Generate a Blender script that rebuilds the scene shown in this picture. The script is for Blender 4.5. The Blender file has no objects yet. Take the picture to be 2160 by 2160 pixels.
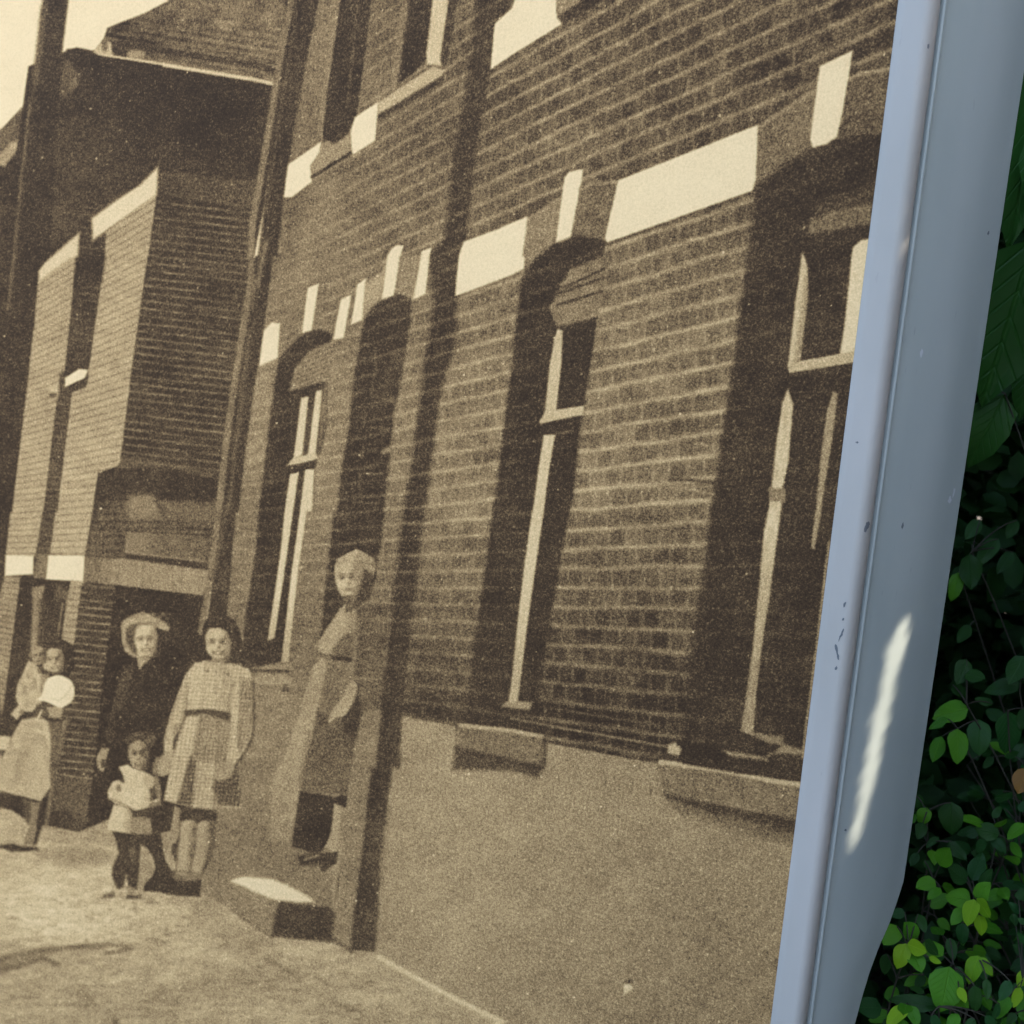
import bpy, bmesh, math, random
import numpy as np
from mathutils import Vector, Matrix

random.seed(7)
rng = np.random.default_rng(7)
scn = bpy.context.scene
COL = scn.collection

# ------------------------------------------------------------------ camera
PXW = 2160.0                    # the photograph's size in pixels
FPX = 3000.0                    # focal length in photograph pixels
PITCH = math.atan(FPX / 13034.0)
ROLL = math.atan(945.0 / 13000.0)
YAW = math.radians(28)
_F = Vector((-math.sin(YAW) * math.cos(PITCH), math.cos(YAW) * math.cos(PITCH), -math.sin(PITCH)))
_r0 = Vector((math.cos(YAW), math.sin(YAW), 0))
_u0 = _r0.cross(_F)
_R = _r0 * math.cos(ROLL) + _u0 * math.sin(ROLL)
_U = _u0 * math.cos(ROLL) - _r0 * math.sin(ROLL)
CAM = Vector((0, 0, 1.05)) - _F * 1.5
cam_d = bpy.data.cameras.new('camera')
cam = bpy.data.objects.new('camera', cam_d)
COL.objects.link(cam)
cam.matrix_world = Matrix(((_R.x, _U.x, -_F.x, CAM.x), (_R.y, _U.y, -_F.y, CAM.y), (_R.z, _U.z, -_F.z, CAM.z), (0, 0, 0, 1)))
cam_d.sensor_fit = 'HORIZONTAL'
cam_d.sensor_width = 36
cam_d.lens = 36 * FPX / PXW
cam_d.clip_start = 0.02
cam_d.clip_end = 500
cam_d.dof.use_dof = True
cam_d.dof.focus_distance = 1.42
cam_d.dof.aperture_fstop = 9.0
scn.camera = cam

# ------------------------------------------------------------------ world and sun
SUN_EL, SUN_AZ = math.radians(44), math.radians(24)   # azimuth measured from +x towards +y
SUN_DIR = Vector((math.cos(SUN_AZ) * math.cos(SUN_EL), math.sin(SUN_AZ) * math.cos(SUN_EL), math.sin(SUN_EL)))
world = bpy.data.worlds.new('World')
scn.world = world
world.use_nodes = True
wn = world.node_tree
sky = wn.nodes.new('ShaderNodeTexSky')
sky.sky_type = 'NISHITA'
sky.sun_disc = False
sky.sun_elevation = SUN_EL
sky.sun_rotation = math.pi / 2 - SUN_AZ
sky.dust_density = 5.0
sky.ozone_density = 0.5
wn.links.new(sky.outputs[0], wn.nodes['Background'].inputs[0])
wn.nodes['Background'].inputs[1].default_value = 0.15
sun_d = bpy.data.lights.new('sun', 'SUN')
sun_d.energy = 2.0
sun_d.angle = math.radians(0.5)
sun_d.color = (1.0, 0.86, 0.68)
sun = bpy.data.objects.new('sun', sun_d)
COL.objects.link(sun)
sun.rotation_euler = SUN_DIR.to_track_quat('Z', 'Y').to_euler()
sun.location = SUN_DIR * 8
vs = scn.view_settings
vs.view_transform = 'Standard'
vs.look = 'None'
vs.gamma = 1
vs.use_curve_mapping = False
vs.exposure = 2.85
scn.cycles.use_denoising = True
scn.cycles.adaptive_threshold = 0.02
scn.cycles.max_bounces = 4
scn.cycles.diffuse_bounces = 2
scn.cycles.transmission_bounces = 2
scn.cycles.caustics_reflective = False
scn.cycles.caustics_refractive = False

# ------------------------------------------------------------------ helpers
def ray(px, py):
    return (_F + _R * ((px - 1080) / FPX) + _U * (-(py - 1080) / FPX)).normalized()

def on_plane(px, py, p0, n):
    d = ray(px, py)
    t = (p0 - CAM).dot(n) / d.dot(n)
    return CAM + d * t

def project(x, y, z):
    """world arrays -> photograph pixels"""
    dx, dy, dz = x - CAM.x, y - CAM.y, z - CAM.z
    c = dx * _F.x + dy * _F.y + dz * _F.z
    a = dx * _R.x + dy * _R.y + dz * _R.z
    b = dx * _U.x + dy * _U.y + dz * _U.z
    return 1080 + FPX * a / c, 1080 - FPX * b / c

def mesh_obj(name, verts, faces, mat, parent=None, smooth=False):
    me = bpy.data.meshes.new(name)
    me.from_pydata([tuple(v) for v in verts], [], faces)
    me.update()
    if smooth:
        me.polygons.foreach_set('use_smooth', [True] * len(me.polygons))
    if mat:
        me.materials.append(mat)
    o = bpy.data.objects.new(name, me)
    COL.objects.link(o)
    o.parent = parent
    return o

def tag(o, label=None, cat=None, group=None, kind=None):
    for k, v in (('label', label), ('category', cat), ('group', group), ('kind', kind)):
        if v:
            o[k] = v
    return o

def empty(name, loc):
    o = bpy.data.objects.new(name, None)
    COL.objects.link(o)
    o.location = loc
    o.empty_display_size = 0.1
    return o

def new_mat(name):
    m = bpy.data.materials.new(name)
    m.use_nodes = True
    nt = m.node_tree
    return m, nt, nt.nodes['Principled BSDF'], nt.nodes['Material Output']

def srgb(r, g, b):
    f = lambda c: (c / 255 / 12.92) if c / 255 <= 0.04045 else ((c / 255 + 0.055) / 1.055) ** 2.4
    return (f(r), f(g), f(b), 1)

def N(nt, t, **kw):
    n = nt.nodes.new(t)
    for k, v in kw.items():
        setattr(n, k, v)
    return n

# ------------------------------------------------------------------ the flat print on the board
# The old photograph printed on the panel is flat ink: its tones (0 dark .. 1 paper) are worked out here
# shape by shape and stored as a per-point tone on the panel; the sepia ink ramp and grain are material nodes.
CS = 0.55                                           # canvas pixels per photograph pixel
CW, CH = int(1910 * CS), int(2160 * CS)
GX, GY = np.meshgrid((np.arange(CW) + 0.5) / CS, (np.arange(CH) + 0.5) / CS)
TONE = np.full((CH, CW), 0.97)
PID = np.zeros((CH, CW), np.int32)
TILES = {'F': (0, 0, 2160 / 1932), 'G1': (0, 1320, 300 / 1159), 'G2': (180, 1270, 200 / 1171), 'G3': (180, 1530, 200 / 1044),
         'G4': (330, 1290, 220 / 697), 'G5': (560, 1140, 300 / 1159), 'S': (0, 0, 1.0)}
for _i, _c in enumerate('ABCD'):
    for _j in range(4):
        TILES[_c + str(_j + 1)] = (540 * _i, 540 * _j, 540 / 1932)

def pts(s):
    out, t = [], TILES['S']
    for w in s.split():
        if w in TILES:
            t = TILES[w]
        else:
            a, b = w.split(',')
            out.append((t[0] + float(a) * t[2], t[1] + float(b) * t[2]))
    return np.array(out)

def smooth_loop(p, closed=True, n=5):
    q, m = [], len(p)
    for i in range(m if closed else m - 1):
        p0, p1, p2, p3 = (p[(i - 1) % m], p[i], p[(i + 1) % m], p[(i + 2) % m]) if closed else (p[max(i - 1, 0)], p[i], p[i + 1], p[min(i + 2, m - 1)])
        for k in range(n):
            t = k / n
            q.append(0.5 * (2 * p1 + (p2 - p0) * t + (2 * p0 - 5 * p1 + 4 * p2 - p3) * t * t + (3 * p1 - p0 - 3 * p2 + p3) * t ** 3))
    if not closed:
        q.append(p[-1])
    return np.array(q)

def _window(p, pad):
    x0, y0 = (p.min(0) - pad) * CS
    x1, y1 = (p.max(0) + pad) * CS
    return slice(max(0, int(y0)), min(CH, int(y1) + 2)), slice(max(0, int(x0)), min(CW, int(x1) + 2))

def _segdist(X, Y, p, closed):
    d2 = np.full(X.shape, 1e12)
    m = len(p)
    for i in range(m if closed else m - 1):
        a, b = p[i], p[(i + 1) % m]
        ex, ey = b - a
        L = ex * ex + ey * ey + 1e-9
        t = np.clip(((X - a[0]) * ex + (Y - a[1]) * ey) / L, 0, 1)
        d2 = np.minimum(d2, (X - a[0] - t * ex) ** 2 + (Y - a[1] - t * ey) ** 2)
    return np.sqrt(d2)

def _apply(w, al, tone, pid, a):
    al = np.clip(al, 0, 1)
    al = al * al * (3 - 2 * al)
    if pid is not None:
        PID[w][al > 0.5] = pid
    t = tone(GX[w], GY[w]) if callable(tone) else tone
    TONE[w] = TONE[w] * (1 - al * a) + t * al * a

def P(s, tone, soft=2.2, sm=False, pid=None, a=1.0):
    """ink a closed shape"""
    p = pts(s) if isinstance(s, str) else s
    if sm:
        p = smooth_loop(p)
    w = _window(p, soft + 2)
    X, Y = GX[w], GY[w]
    if X.size == 0:
        return
    ins = np.zeros(X.shape, bool)
    m = len(p)
    for i in range(m):
        (xa, ya), (xb, yb) = p[i], p[(i + 1) % m]
        if ya == yb:
            continue
        c = ((ya > Y) != (yb > Y)) & (X < (xb - xa) * (Y - ya) / (yb - ya) + xa)
        ins ^= c
    d = _segdist(X, Y, p, True)
    _apply(w, 0.5 + np.where(ins, d, -d) / (2 * soft), tone, pid, a)

def L(s, width, tone, soft=1.8, sm=False, pid=None, a=1.0):
    """ink a line"""
    p = pts(s)
    if sm:
        p = smooth_loop(p, False)
    w = _window(p, width + soft + 2)
    d = _segdist(GX[w], GY[w], p, False)
    _apply(w, 0.5 + (width / 2 - d) / (2 * soft), tone, pid, a)

def E(s, rx, ry, tone, soft=2.0, pid=None, a=1.0, rot=0):
    """ink an ellipse; radii in the tile's own units"""
    t = TILES[s.split()[0]][2]
    cx, cy = pts(s)[0]
    an = np.linspace(0, 2 * math.pi, 22)[:-1]
    x, y = np.cos(an) * rx * t, np.sin(an) * ry * t
    c, q = math.cos(rot), math.sin(rot)
    P(np.stack([cx + x * c - y * q, cy + x * q + y * c], 1), tone, soft, False, pid, a)

def hash2(i, j, seed=0):
    h = np.sin(i * 127.1 + j * 311.7 + seed * 74.7) * 43758.5453
    return h - np.floor(h)

def vnoise(X, Y, sx, sy=None, seed=0):
    x, y = X / sx, Y / (sy or sx)
    i, j = np.floor(x), np.floor(y)
    u, v = x - i, y - j
    u, v = u * u * (3 - 2 * u), v * v * (3 - 2 * v)
    return ((hash2(i, j, seed) * (1 - u) + hash2(i + 1, j, seed) * u) * (1 - v) + (hash2(i, j + 1, seed) * (1 - u) + hash2(i + 1, j + 1, seed) * u) * v) * 2 - 1

def lerp(x, a, b):
    return np.clip((x - a) / (b - a), 0, 1)

def courses(X, Y, vp, step, blen, slope=None):
    """mortar line strength, joint strength and a random value per brick"""
    if slope is None:
        k = (Y - vp[1]) / (X - vp[0]) / step
        s = 1.0 / (X - vp[0]) / blen
    else:
        k = (Y - slope * X) / step
        s = X / blen
    k = k + 0.06 * vnoise(X, Y, 60, 30, 3)
    row = np.floor(k + 0.5)
    d = np.abs(k - row)
    mort = np.exp(-(d / 0.13) ** 2)
    r2 = np.floor(k)
    s = s + 0.5 * (r2 % 2) + 0.25 * hash2(r2, 5.0)
    c2 = np.floor(s)
    dj = np.abs(s - np.floor(s + 0.5))
    joint = np.exp(-(dj / 0.10) ** 2)
    return mort, joint, hash2(r2, c2) * 2 - 1

VPM, VPL = (-834.0, 1240.0), (-882.0, 1168.0)

def facade(X, Y):
    xr = X + 0.138 * (Y - 800)
    m, j, r = courses(X, Y, VPM, 0.0199, 7.2e-6)
    b = 0.35 + 0.13 * lerp(Y, 350, 800) - 0.10 * lerp(X, 1250, 1800) * lerp(Y, 650, 150)
    b = b - 0.29 * lerp(Y, 1080, 1500) * lerp(X, 640, 900) - 0.10 * lerp(Y, 1000, 1400) * lerp(X, 900, 640)
    b = b - 0.05 * lerp(X, 1000, 1500) * lerp(Y, 700, 1100)
    fade = lerp(X, 620, 1150)
    mw = np.clip(0.85 + 0.45 * vnoise(X, Y, 70, 9, 12), 0.4, 1.25) * (1 - 0.25 * lerp(Y, 1150, 1500))
    f = b + (0.09 + 0.19 * fade) * (m - 0.26) * mw + (0.11 * fade) * (j - 0.3) * (1 - m) + 0.055 * fade * r * (1 - m) + 0.035 * fade * vnoise(X, Y, 26, 13, 14)
    return f + 0.04 * vnoise(X, Y, 90, 60, 1) + 0.03 * vnoise(X, Y, 17, 12, 2)

def dark_brick(base, am=0.12, step=0.0199, vp=VPM, slope=None, blen=1.05e-5, ar=0.02):
    def f(X, Y):
        m, j, r = courses(X, Y, vp, step, blen, slope)
        n = 0.6 + 0.5 * vnoise(X, Y, 25, 14, 9)
        return base + am * m * np.clip(n, 0, 1) + ar * r * (1 - m) + 0.015 * vnoise(X, Y, 12, 9, 4)
    return f

def left_brick(base):
    def f(X, Y):
        m, j, r = courses(X, Y, VPL, 0.0134, 4e-6)
        return base - 0.17 * (m - 0.4) + 0.04 * vnoise(X, Y, 30, 14, 5) + 0.04 * lerp(Y, 500, 1000)
    return f

def plaster(base, amp=0.03):
    return lambda X, Y: base + amp * vnoise(X, Y, 70, 50, 6) + amp * vnoise(X, Y, 14, 11, 7)

def face(tile, cx, cy, w, h, t, rot=0.0, smile=0.0, pid=None, shade=1.0):
    """soft modelling of a head in print, lit from the upper left; sizes in the tile's units"""
    c, q = math.cos(rot), math.sin(rot)
    def e(x, y, rx, ry, tone, soft, a=1.0, pid=None):
        E('%s %.1f,%.1f' % (tile, cx + x * w * c - y * h * q, cy + x * w * q + y * h * c), rx * w, ry * h, tone, soft, pid, a, rot)
    u = TILES[tile][2] * w                     # head width in photograph pixels
    e(0, -.02, .50, .50, t, u * .05, 1, pid)
    e(.34, .05, .26, .46, t - .26 * shade, u * .13, .85)      # shaded far side
    e(-.05, -.30, .30, .16, t + .07, u * .10, .8)             # brow
    e(-.22, .14, .17, .14, t + .08, u * .08, .9)              # cheek
    e(.20, .15, .13, .12, t + .03, u * .08, .8)
    e(-.20, -.08, .17, .085, t - .22, u * .055, .85)          # eye sockets
    e(.17, -.07, .16, .085, t - .25, u * .055, .85)
    e(-.20, -.065, .075, .032, t - .42, u * .03, .95)         # eyes
    e(.16, -.055, .075, .032, t - .42, u * .03, .95)
    e(-.20, -.15, .14, .022, t - .30, u * .03, .7)            # eyebrows
    e(.16, -.14, .14, .022, t - .30, u * .03, .7)
    e(-.03, .03, .045, .13, t + .10, u * .035, .9)            # nose
    e(.05, .13, .09, .035, t - .24, u * .035, .9)
    e(-.01, .29, .20, .045 + .02 * smile, t - .30, u * .035, .9)   # mouth
    if smile > 0:
        pt = lambda x, y: '%.1f,%.1f' % (cx + x * w * c - y * h * q, cy + x * w * q + y * h * c)
        L(tile + ' ' + ' '.join(pt(*k) for k in ((-.25, .21), (-.14, .285), (0, .315), (.14, .285), (.24, .21))), u * .075 * smile, t - .36, u * .03, True, a=.9)
        e(-.01, .285, .13, .026, t + .12, u * .025, .9)
        e(-.27, .17, .10, .08, t + .10, u * .05, .7)
    e(.0, .365, .13, .03, t - .10, u * .04, .7)
    e(-.02, .43, .17, .05, t + .02, u * .05, .7)              # chin
    e(.05, .53, .30, .06, t - .36, u * .07, .8)               # shadow under the chin

# the parts of the print that can be picked apart
PRINT_PARTS = {}
def part_id(name, label):
    k = len(PRINT_PARTS) + 1
    PRINT_PARTS[k] = (name, label)
    return k
ID_SKY = part_id('printed_sky', 'pale blank sky left of the pole in the print')
ID_SKY2 = part_id('printed_sky', 'pale blank sky between the pole and the roof of the print')
ID_LEFT = part_id('printed_house', 'printed house with pale brick front under deep dark eaves')
ID_ROOF = part_id('printed_roof', 'printed grey slate roof above a white gutter')
ID_PLINTH = part_id('printed_wall_base', 'printed rendered base of the brick house')
ID_STREET = part_id('printed_street', 'printed sandy street')
ID_POLE = part_id('printed_pole', 'printed dark leaning pole')
ID_PIPE = part_id('printed_downpipe', 'printed dark downpipe between the two houses')
ID_WA = part_id('printed_window', 'printed narrow arched window beside the doorway')
ID_WB = part_id('printed_window', 'printed tall arched window in the middle of the brick wall')
ID_WC = part_id('printed_window', 'printed tall window cut off by the frame')
ID_WD = part_id('printed_window', 'printed upper window with white frame bar')
ID_WE = part_id('printed_window', 'printed dark upper window nearest the downpipe')
ID_DOOR = part_id('printed_doorway', 'printed dark arched doorway')
ID_STEP = part_id('printed_step', 'printed doorstep with bright top')
ID_P1 = part_id('printed_person', 'printed person in pale skirt holding a baby')
ID_BALL = part_id('printed_balloon', 'printed white balloon')
ID_P2 = part_id('printed_person', 'printed person in dark coat and pale wide hat')
ID_P4 = part_id('printed_person', 'printed person in checked blouse and skirt')
ID_P3 = part_id('printed_person', 'printed small child in pale pinafore')
ID_P5 = part_id('printed_person', 'printed old person in apron leaning in the doorway')

PID[:] = ID_SKY
TONE[:] = 0.975 + 0.012 * vnoise(GX, GY, 120, 90, 8)

# --- left: neighbouring eaves and wall behind the pole
P('A1 -20,1010 240,735 420,600 420,1932 A2 60,0 60,1932 -40,1932', 0.13, pid=ID_LEFT)
P('A1 -20,1010 235,740 230,900 150,1040 -10,1190', 0.27, 4, pid=ID_LEFT)
P('A1 -10,1240 0,1170 90,1070 160,1060 130,1130 30,1260', 0.62, 5)
P('A2 -10,330 40,310 60,350 40,400 -10,415', 0.78, 4)
P('A2 -10,430 60,430 20,900 -10,1000', left_brick(0.40))
# --- left house
P('S 60,140 160,100 590,178 560,420 505,700 440,1180 425,1420 420,1860 -10,1760 -10,640', 0.10, pid=ID_LEFT)
P('A1 500,370 1932,610 1932,1350 1200,1320 850,1530 600,1760 300,1932 430,900 480,700 580,560', lambda X, Y: 0.055 + 0.05 * lerp(Y, 230, 330) + 0.06 * lerp(X, 260, 120) + 0.025 * vnoise(X, Y, 60, 40, 11), pid=ID_LEFT)
P('A1 450,760 460,560 500,400 540,470 600,600 520,720 430,800', 0.25, 7)
P('A1 520,600 570,580 590,640 540,690', 0.36, 5)
# side wall, dark courses with thin light joints
side = dark_brick(0.13, 0.34, 16.2, slope=0.115, blen=40)
P('A1 1200,1470 1932,1560 A2 1900,0 1850,300 1760,900 1690,1400 1650,1690 880,1600 1000,800 1115,0', side, pid=ID_LEFT)
P('A1 1205,1290 1932,1370 1932,1600 1200,1470', lambda X, Y: 0.22 + 0.03 * vnoise(X, Y, 8, 14, 3), 5)
L('A1 1205,1480 1932,1600', 8, 0.11, 3)
P('A2 880,1590 1300,1600 1660,1690 1650,1640 1300,1560 920,1500', 0.3, 6, a=0.6)
# pale front panels
P('A2 290,110 575,-10 500,830 440,1000 330,1932 A3 270,330 40,340 75,0 A2 90,1932 200,1000 260,500', left_brick(0.56), pid=ID_LEFT)
P('A1 790,1760 1180,1470 1120,1932 A2 1115,0 1000,800 905,1560 880,1590 740,1640 700,1932 A3 650,325 375,320 415,0 A2 430,1932 540,1030 660,960 670,830 790,0', left_brick(0.58), pid=ID_LEFT)
# recess
P('A1 630,1500 700,1500 800,1760 790,1932 A2 790,0 670,850 490,850 580,0 A1 600,1932', dark_brick(0.12, 0.13, 14, slope=0.1, blen=30))
P('A2 580,0 790,0 770,200 560,230', 0.1, 8)
P('A2 470,850 500,990 540,1000 660,930 650,990 540,1030 430,1932 A3 415,0 375,310 350,500 260,500 275,310 320,0 A2 330,1932 440,1000 450,900', dark_brick(0.19, 0.16, 14, slope=0.1, blen=30))
P('A3 280,320 370,320 350,500 260,500', 0.38, 5)
P('A2 490,920 600,850 665,860 640,920 490,990', 0.95, 2)
L('A2 510,1000 650,950', 6, 0.15)
P('A2 360,1000 440,950 445,1010 430,1080 380,1040', 0.75, 4)
E('A2 400,1050', 30, 18, 0.25, 3)
# white cornices
P('A1 1195,1255 1185,1470 700,1815 690,1650 850,1530 1060,1390', 0.9, 5)
P('A1 600,1755 590,1932 A2 520,25 300,185 288,110 330,55 A1 480,1855', 0.86, 5)
P('A3 40,325 255,330 250,470 35,485', 0.95, 3)
P('A3 365,325 645,325 632,540 345,512', 0.95, 3)
# ground floor of the left house
P('A3 35,485 160,490 90,1000 40,1450 -10,1620 -10,640', left_brick(0.44))
P('A3 155,498 535,520 500,960 540,1030 520,1300 440,1900 -10,1750 10,1600 50,1300 90,1000', 0.10)
P('A3 245,570 335,555 318,660 300,900 275,1050 225,1110 240,850', 0.50, 5)
P('A3 430,560 530,600 515,680 420,650', 0.25, 5)
P('A3 535,515 622,525 560,1010 465,960 500,680', left_brick(0.5), 3)
L('A3 470,690 440,930', 3.5, 0.45)
P('A3 300,660 460,660 430,960 280,1000', 0.17, 6, a=.7)
pier = dark_brick(0.16, 0.42, 15.6, slope=0.1, blen=30)
P('A3 620,540 875,555 760,1400 735,1800 A4 700,120 430,60 A3 440,1880 470,1600 560,1010', pier)
P('A4 510,90 700,100 670,380 600,490 390,460 430,60', lambda X, Y: 0.24 + 0.05 * vnoise(X, Y, 12, 12, 4), 4)
P('A4 400,300 520,330 600,400 600,490 380,465', 0.14, 6)
P('A3 470,1560 520,1560 430,1932 A4 360,460 330,440', 0.38, 5)
# recess over the door, lintel and the door opening
P('A2 740,1640 880,1600 1300,1610 1650,1690 1640,1932 A3 1590,440 640,340 A2 700,1932', 0.11)
P('A2 740,1860 970,1830 1640,1860 A3 1590,420 640,330', lambda X, Y: 0.24 + 0.05 * vnoise(X, Y, 7, 22, 3) + 0.05 * np.cos(Y / 15.6 * 6.28), 9)
P('A2 970,1810 1150,1800 1200,1932 A3 1250,60 950,60', 0.44, 9)
P('A2 1200,1850 1640,1880 A3 1640,80 1250,60', 0.34, 9)
P('A3 960,150 1560,180 1550,390 945,305', lambda X, Y: 0.33 + 0.12 * lerp(X, 330, 270) + 0.04 * vnoise(X, Y, 10, 10, 5), 3)
L('A3 955,140 1560,175', 3, 0.16)
L('A3 975,155 950,300 1550,375', 4, 0.47)
P('A3 940,318 1560,385 1560,430 940,355', 0.11, 3)
P('A3 640,340 950,352 1600,445 1530,632 870,552 630,530', lambda X, Y: 0.42 + 0.12 * lerp(X, 200, 260) + 0.05 * vnoise(X, Y, 6, 26, 6), 3)
P('A3 875,555 1530,632 1500,900 1420,1250 1400,1932 A4 1300,360 800,390 650,370 A3 735,1780 760,1400', 0.075, pid=ID_LEFT)
# --- roof and gutter above
P('A1 1320,-20 1100,95 810,210 780,300 700,400 850,430 1932,610 B1 150,640 290,-20', lambda X, Y: 0.16 + 0.20 * lerp(X, 250, 470) + 0.07 * np.cos((Y - 0.16 * X) / 15.0 * 6.28) * lerp(Y, 30, 80) + 0.10 * vnoise(X, Y, 26, 12, 4) + 0.06 * vnoise(X, Y, 9, 7, 5), pid=ID_ROOF)
P('A1 700,400 790,290 840,330 850,420', 0.75, 4)
E('A1 790,340', 22, 50, 0.3, 4)
L('A1 900,330 1932,495 B1 150,545', 15, 0.15, 3)
E('A1 1030,410', 70, 34, 0.55, 4)
E('A1 900,380', 40, 40, 0.15, 4)
L('A1 700,402 1240,485', 5, 0.86, 1.6)
L('A1 1240,490 1932,603 B1 145,635', 8, 0.86, 2.2)
P('A1 470,410 520,368 700,395 800,440 560,470 480,440', 0.08, 3)

# --- main brick house
P('S 602,-20 1930,-20 1930,1720 1155,1575 700,1510 560,1480 430,1450 455,1200 500,860 540,560 590,180', facade, 2, pid=0)
# soft patches of the wall
P('B1 430,1340 640,1330 620,1700 400,1900 B2 300,200 B1 330,1700', 0.52, 30, a=0.6)
P('B1 450,0 640,0 500,1050 280,1180 330,800', lambda X, Y: 0.40 + 0.05 * vnoise(X, Y, 20, 14, 3), 6)
L('B1 600,60 500,1000', 16, 0.52, 7, a=.7)
# upper window to the left
P('B1 640,-10 890,-10 840,300 755,900 690,1010 600,1085 500,1050 530,750 595,300', dark_brick(0.10, 0.05), pid=ID_WE)
L('B1 765,50 690,800', 6, 0.24, 4)
L('B1 880,0 790,800', 5, 0.36, 5)
# upper window to the right
P('B1 1160,-10 1335,-10 1285,450 1180,560 1070,640 1110,200', 0.09, pid=ID_WD)
L('B1 1120,60 1030,660', 18, 0.46, 6, a=.8)
P('B1 1450,-10 1520,-10 1450,440 1390,500 1380,440', 0.15, 4)
P('B1 1335,-10 1455,-10 1390,440 1400,500 1290,480 1285,400', 0.82, 3, pid=ID_WD)
P('B1 1000,725 1060,680 1340,500 1425,530 1395,590 980,850 920,865 925,770', 0.72, 3.5)
L('B1 940,880 1400,600', 12, 0.14, 4)
P('B1 745,885 922,768 900,1060 725,1172 712,1000', 0.965, 2.5)
P('B1 245,1240 495,1065 480,1150 410,1260 425,1370 270,1490 207,1490 225,1290', 0.965, 2.5)
P('B1 500,1070 590,1090 710,1010 715,1140 430,1320 410,1250 480,1150', 0.53, 3)
L('B1 425,1335 715,1155', 7, 0.12, 2.5)
# the long dark downpipe or shadow strip on the wall
strip = dark_brick(0.125, 0.20)
P('B1 1670,-20 1910,-20 1860,250 1760,520 1660,1150 1590,1800 B2 1530,0 1520,370 1500,700 1400,1000 1350,1350 1290,1850 B3 1250,150 1220,500 1150,1000 1100,1500 1080,1932 1040,1932 B4 1030,0 930,700 925,1100 900,1390 720,1380 735,1100 790,700 870,0 B3 900,1932 950,1500 1000,1000 1050,500 1110,0 B2 1130,1850 1200,1350 1270,850 1340,350 1310,0 B1 1420,1800 1490,1200 1580,700', strip, 9)
P('B1 1640,450 1780,480 1640,1100 1590,1600 1480,1600 1520,1000', 0.13, 12, a=.7)
P('B3 1000,900 1150,900 1100,1500 1060,1932 900,1932 960,1300', 0.11, 10, a=.8)
# white stone band and blocks
P('B1 1800,180 1932,60 C1 20,0 335,-20 335,90 345,140 380,180 0,415 B1 1770,525 1785,350', 0.97, 2.2)
P('C1 335,-20 560,-20 480,40 350,110', 0.5, 4)
P('C1 345,130 570,-20 720,-20 390,180', 0.10, 5)
P('S 978,510 1040,487 1112,456 1116,467 1106,540 1106,566 1080,580 960,625 962,596 968,540', 0.965, 2.5)
P('C1 120,1640 380,1470 335,1830 190,1932 80,1932', 0.47, 4)
P('C1 395,1340 430,1295 540,1275 500,1500 445,1785 420,1830 330,1832 360,1600', 0.965, 2.5)
P('C1 520,1400 795,1360 700,1810 450,1790', lambda X, Y: 0.34 + 0.04 * vnoise(X, Y, 10, 8, 2), 4)
L('C1 515,1430 600,1385 800,1372', 7, 0.52, 4)
P('C1 800,1362 1862,938 1842,1380 1812,1440 720,1832 700,1800', 0.965, 2.5)
L('C1 690,1852 1820,1455', 4, 0.2, 3, a=.8)
# first arched window
P('B2 50,570 120,500 185,510 165,770 18,832', 0.95, 2.5)
P('B2 390,240 475,205 420,565 345,582', 0.95, 2.5)
P('B2 640,325 720,290 662,620 580,632', 0.95, 2.5)
P('B2 765,215 830,165 805,480 715,520', 0.95, 2.5)
P('B1 1020,1880 1060,1845 1115,1855 B2 1090,0 1040,300 945,330 990,0', 0.95, 2.5)
P('B1 1250,1895 1325,1868 B2 1310,0 1280,285 1182,332 1240,0', 0.95, 2.5)
P('B2 185,520 345,470 345,590 200,720 168,750', 0.43, 4)
P('B2 440,500 560,520 590,580 570,610 430,560', 0.43, 4)
P('B2 830,200 950,120 985,20 945,320 880,380 805,480', 0.62, 6)
P('B2 1090,0 1240,-10 1185,320 1060,290', 0.5, 6)
P('B2 170,775 230,700 350,590 450,552 540,570 575,605 560,650 400,720 290,850 250,1020 540,945 530,1300 450,1932 B3 385,0 240,1160 60,1190 -100,1200 A3 1800,1500 1850,800 1932,300 B2 20,1932 50,1700 110,1200', dark_brick(0.10, 0.10), 4.5, pid=ID_WA)
P('B2 560,690 580,700 560,830 540,945 400,965 290,1005 280,960 310,850 400,740', lambda X, Y: 0.43 + 0.07 * np.cos((Y + 0.4 * X) / 9.5 * 6.28), 4)
for a in ('B2 340,1070 400,1058 352,1500 282,1530', 'B2 450,1020 503,1008 450,1490 388,1510', 'B2 256,1650 322,1630 280,1932 B3 215,450 140,950 85,975 150,550 190,250 215,0',
          'B2 370,1612 440,1610 425,1932 B3 385,0 322,450 245,1135 190,1140 262,500 330,0'):
    P(a, lambda X, Y: 0.86 - 0.2 * lerp(Y, 1250, 1400), 2.2, pid=ID_WA)
P('B2 400,1050 448,1030 390,1500 350,1510', 0.2, 3)
P('B2 500,1010 540,960 530,1300 460,1500', lambda X, Y: 0.38 + 0.05 * vnoise(X, Y, 12, 9, 4), 5)
P('B2 445,1600 540,1300 660,1350 610,1932 B3 590,0 500,800 480,950 400,1200 250,1150 322,450 390,0 B2 425,1932', facade, 5, pid=0)
P('B2 232,1582 282,1520 455,1488 470,1530 330,1565', 0.78, 2.2)
P('B3 330,410 355,405 350,430 320,440', 0.7, 2)
P('B3 -100,1190 60,1160 190,1130 270,1140 270,1190 60,1200', 0.5, 5)
L('B3 -60,1195 240,1200', 5, 0.1, 3)
P('B3 -80,1290 40,1215 230,1230 280,1270 230,1330 0,1300', 0.55, 6)
P('B3 -60,1310 230,1320 230,1430 150,1460 -60,1440', 0.40, 6)
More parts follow.
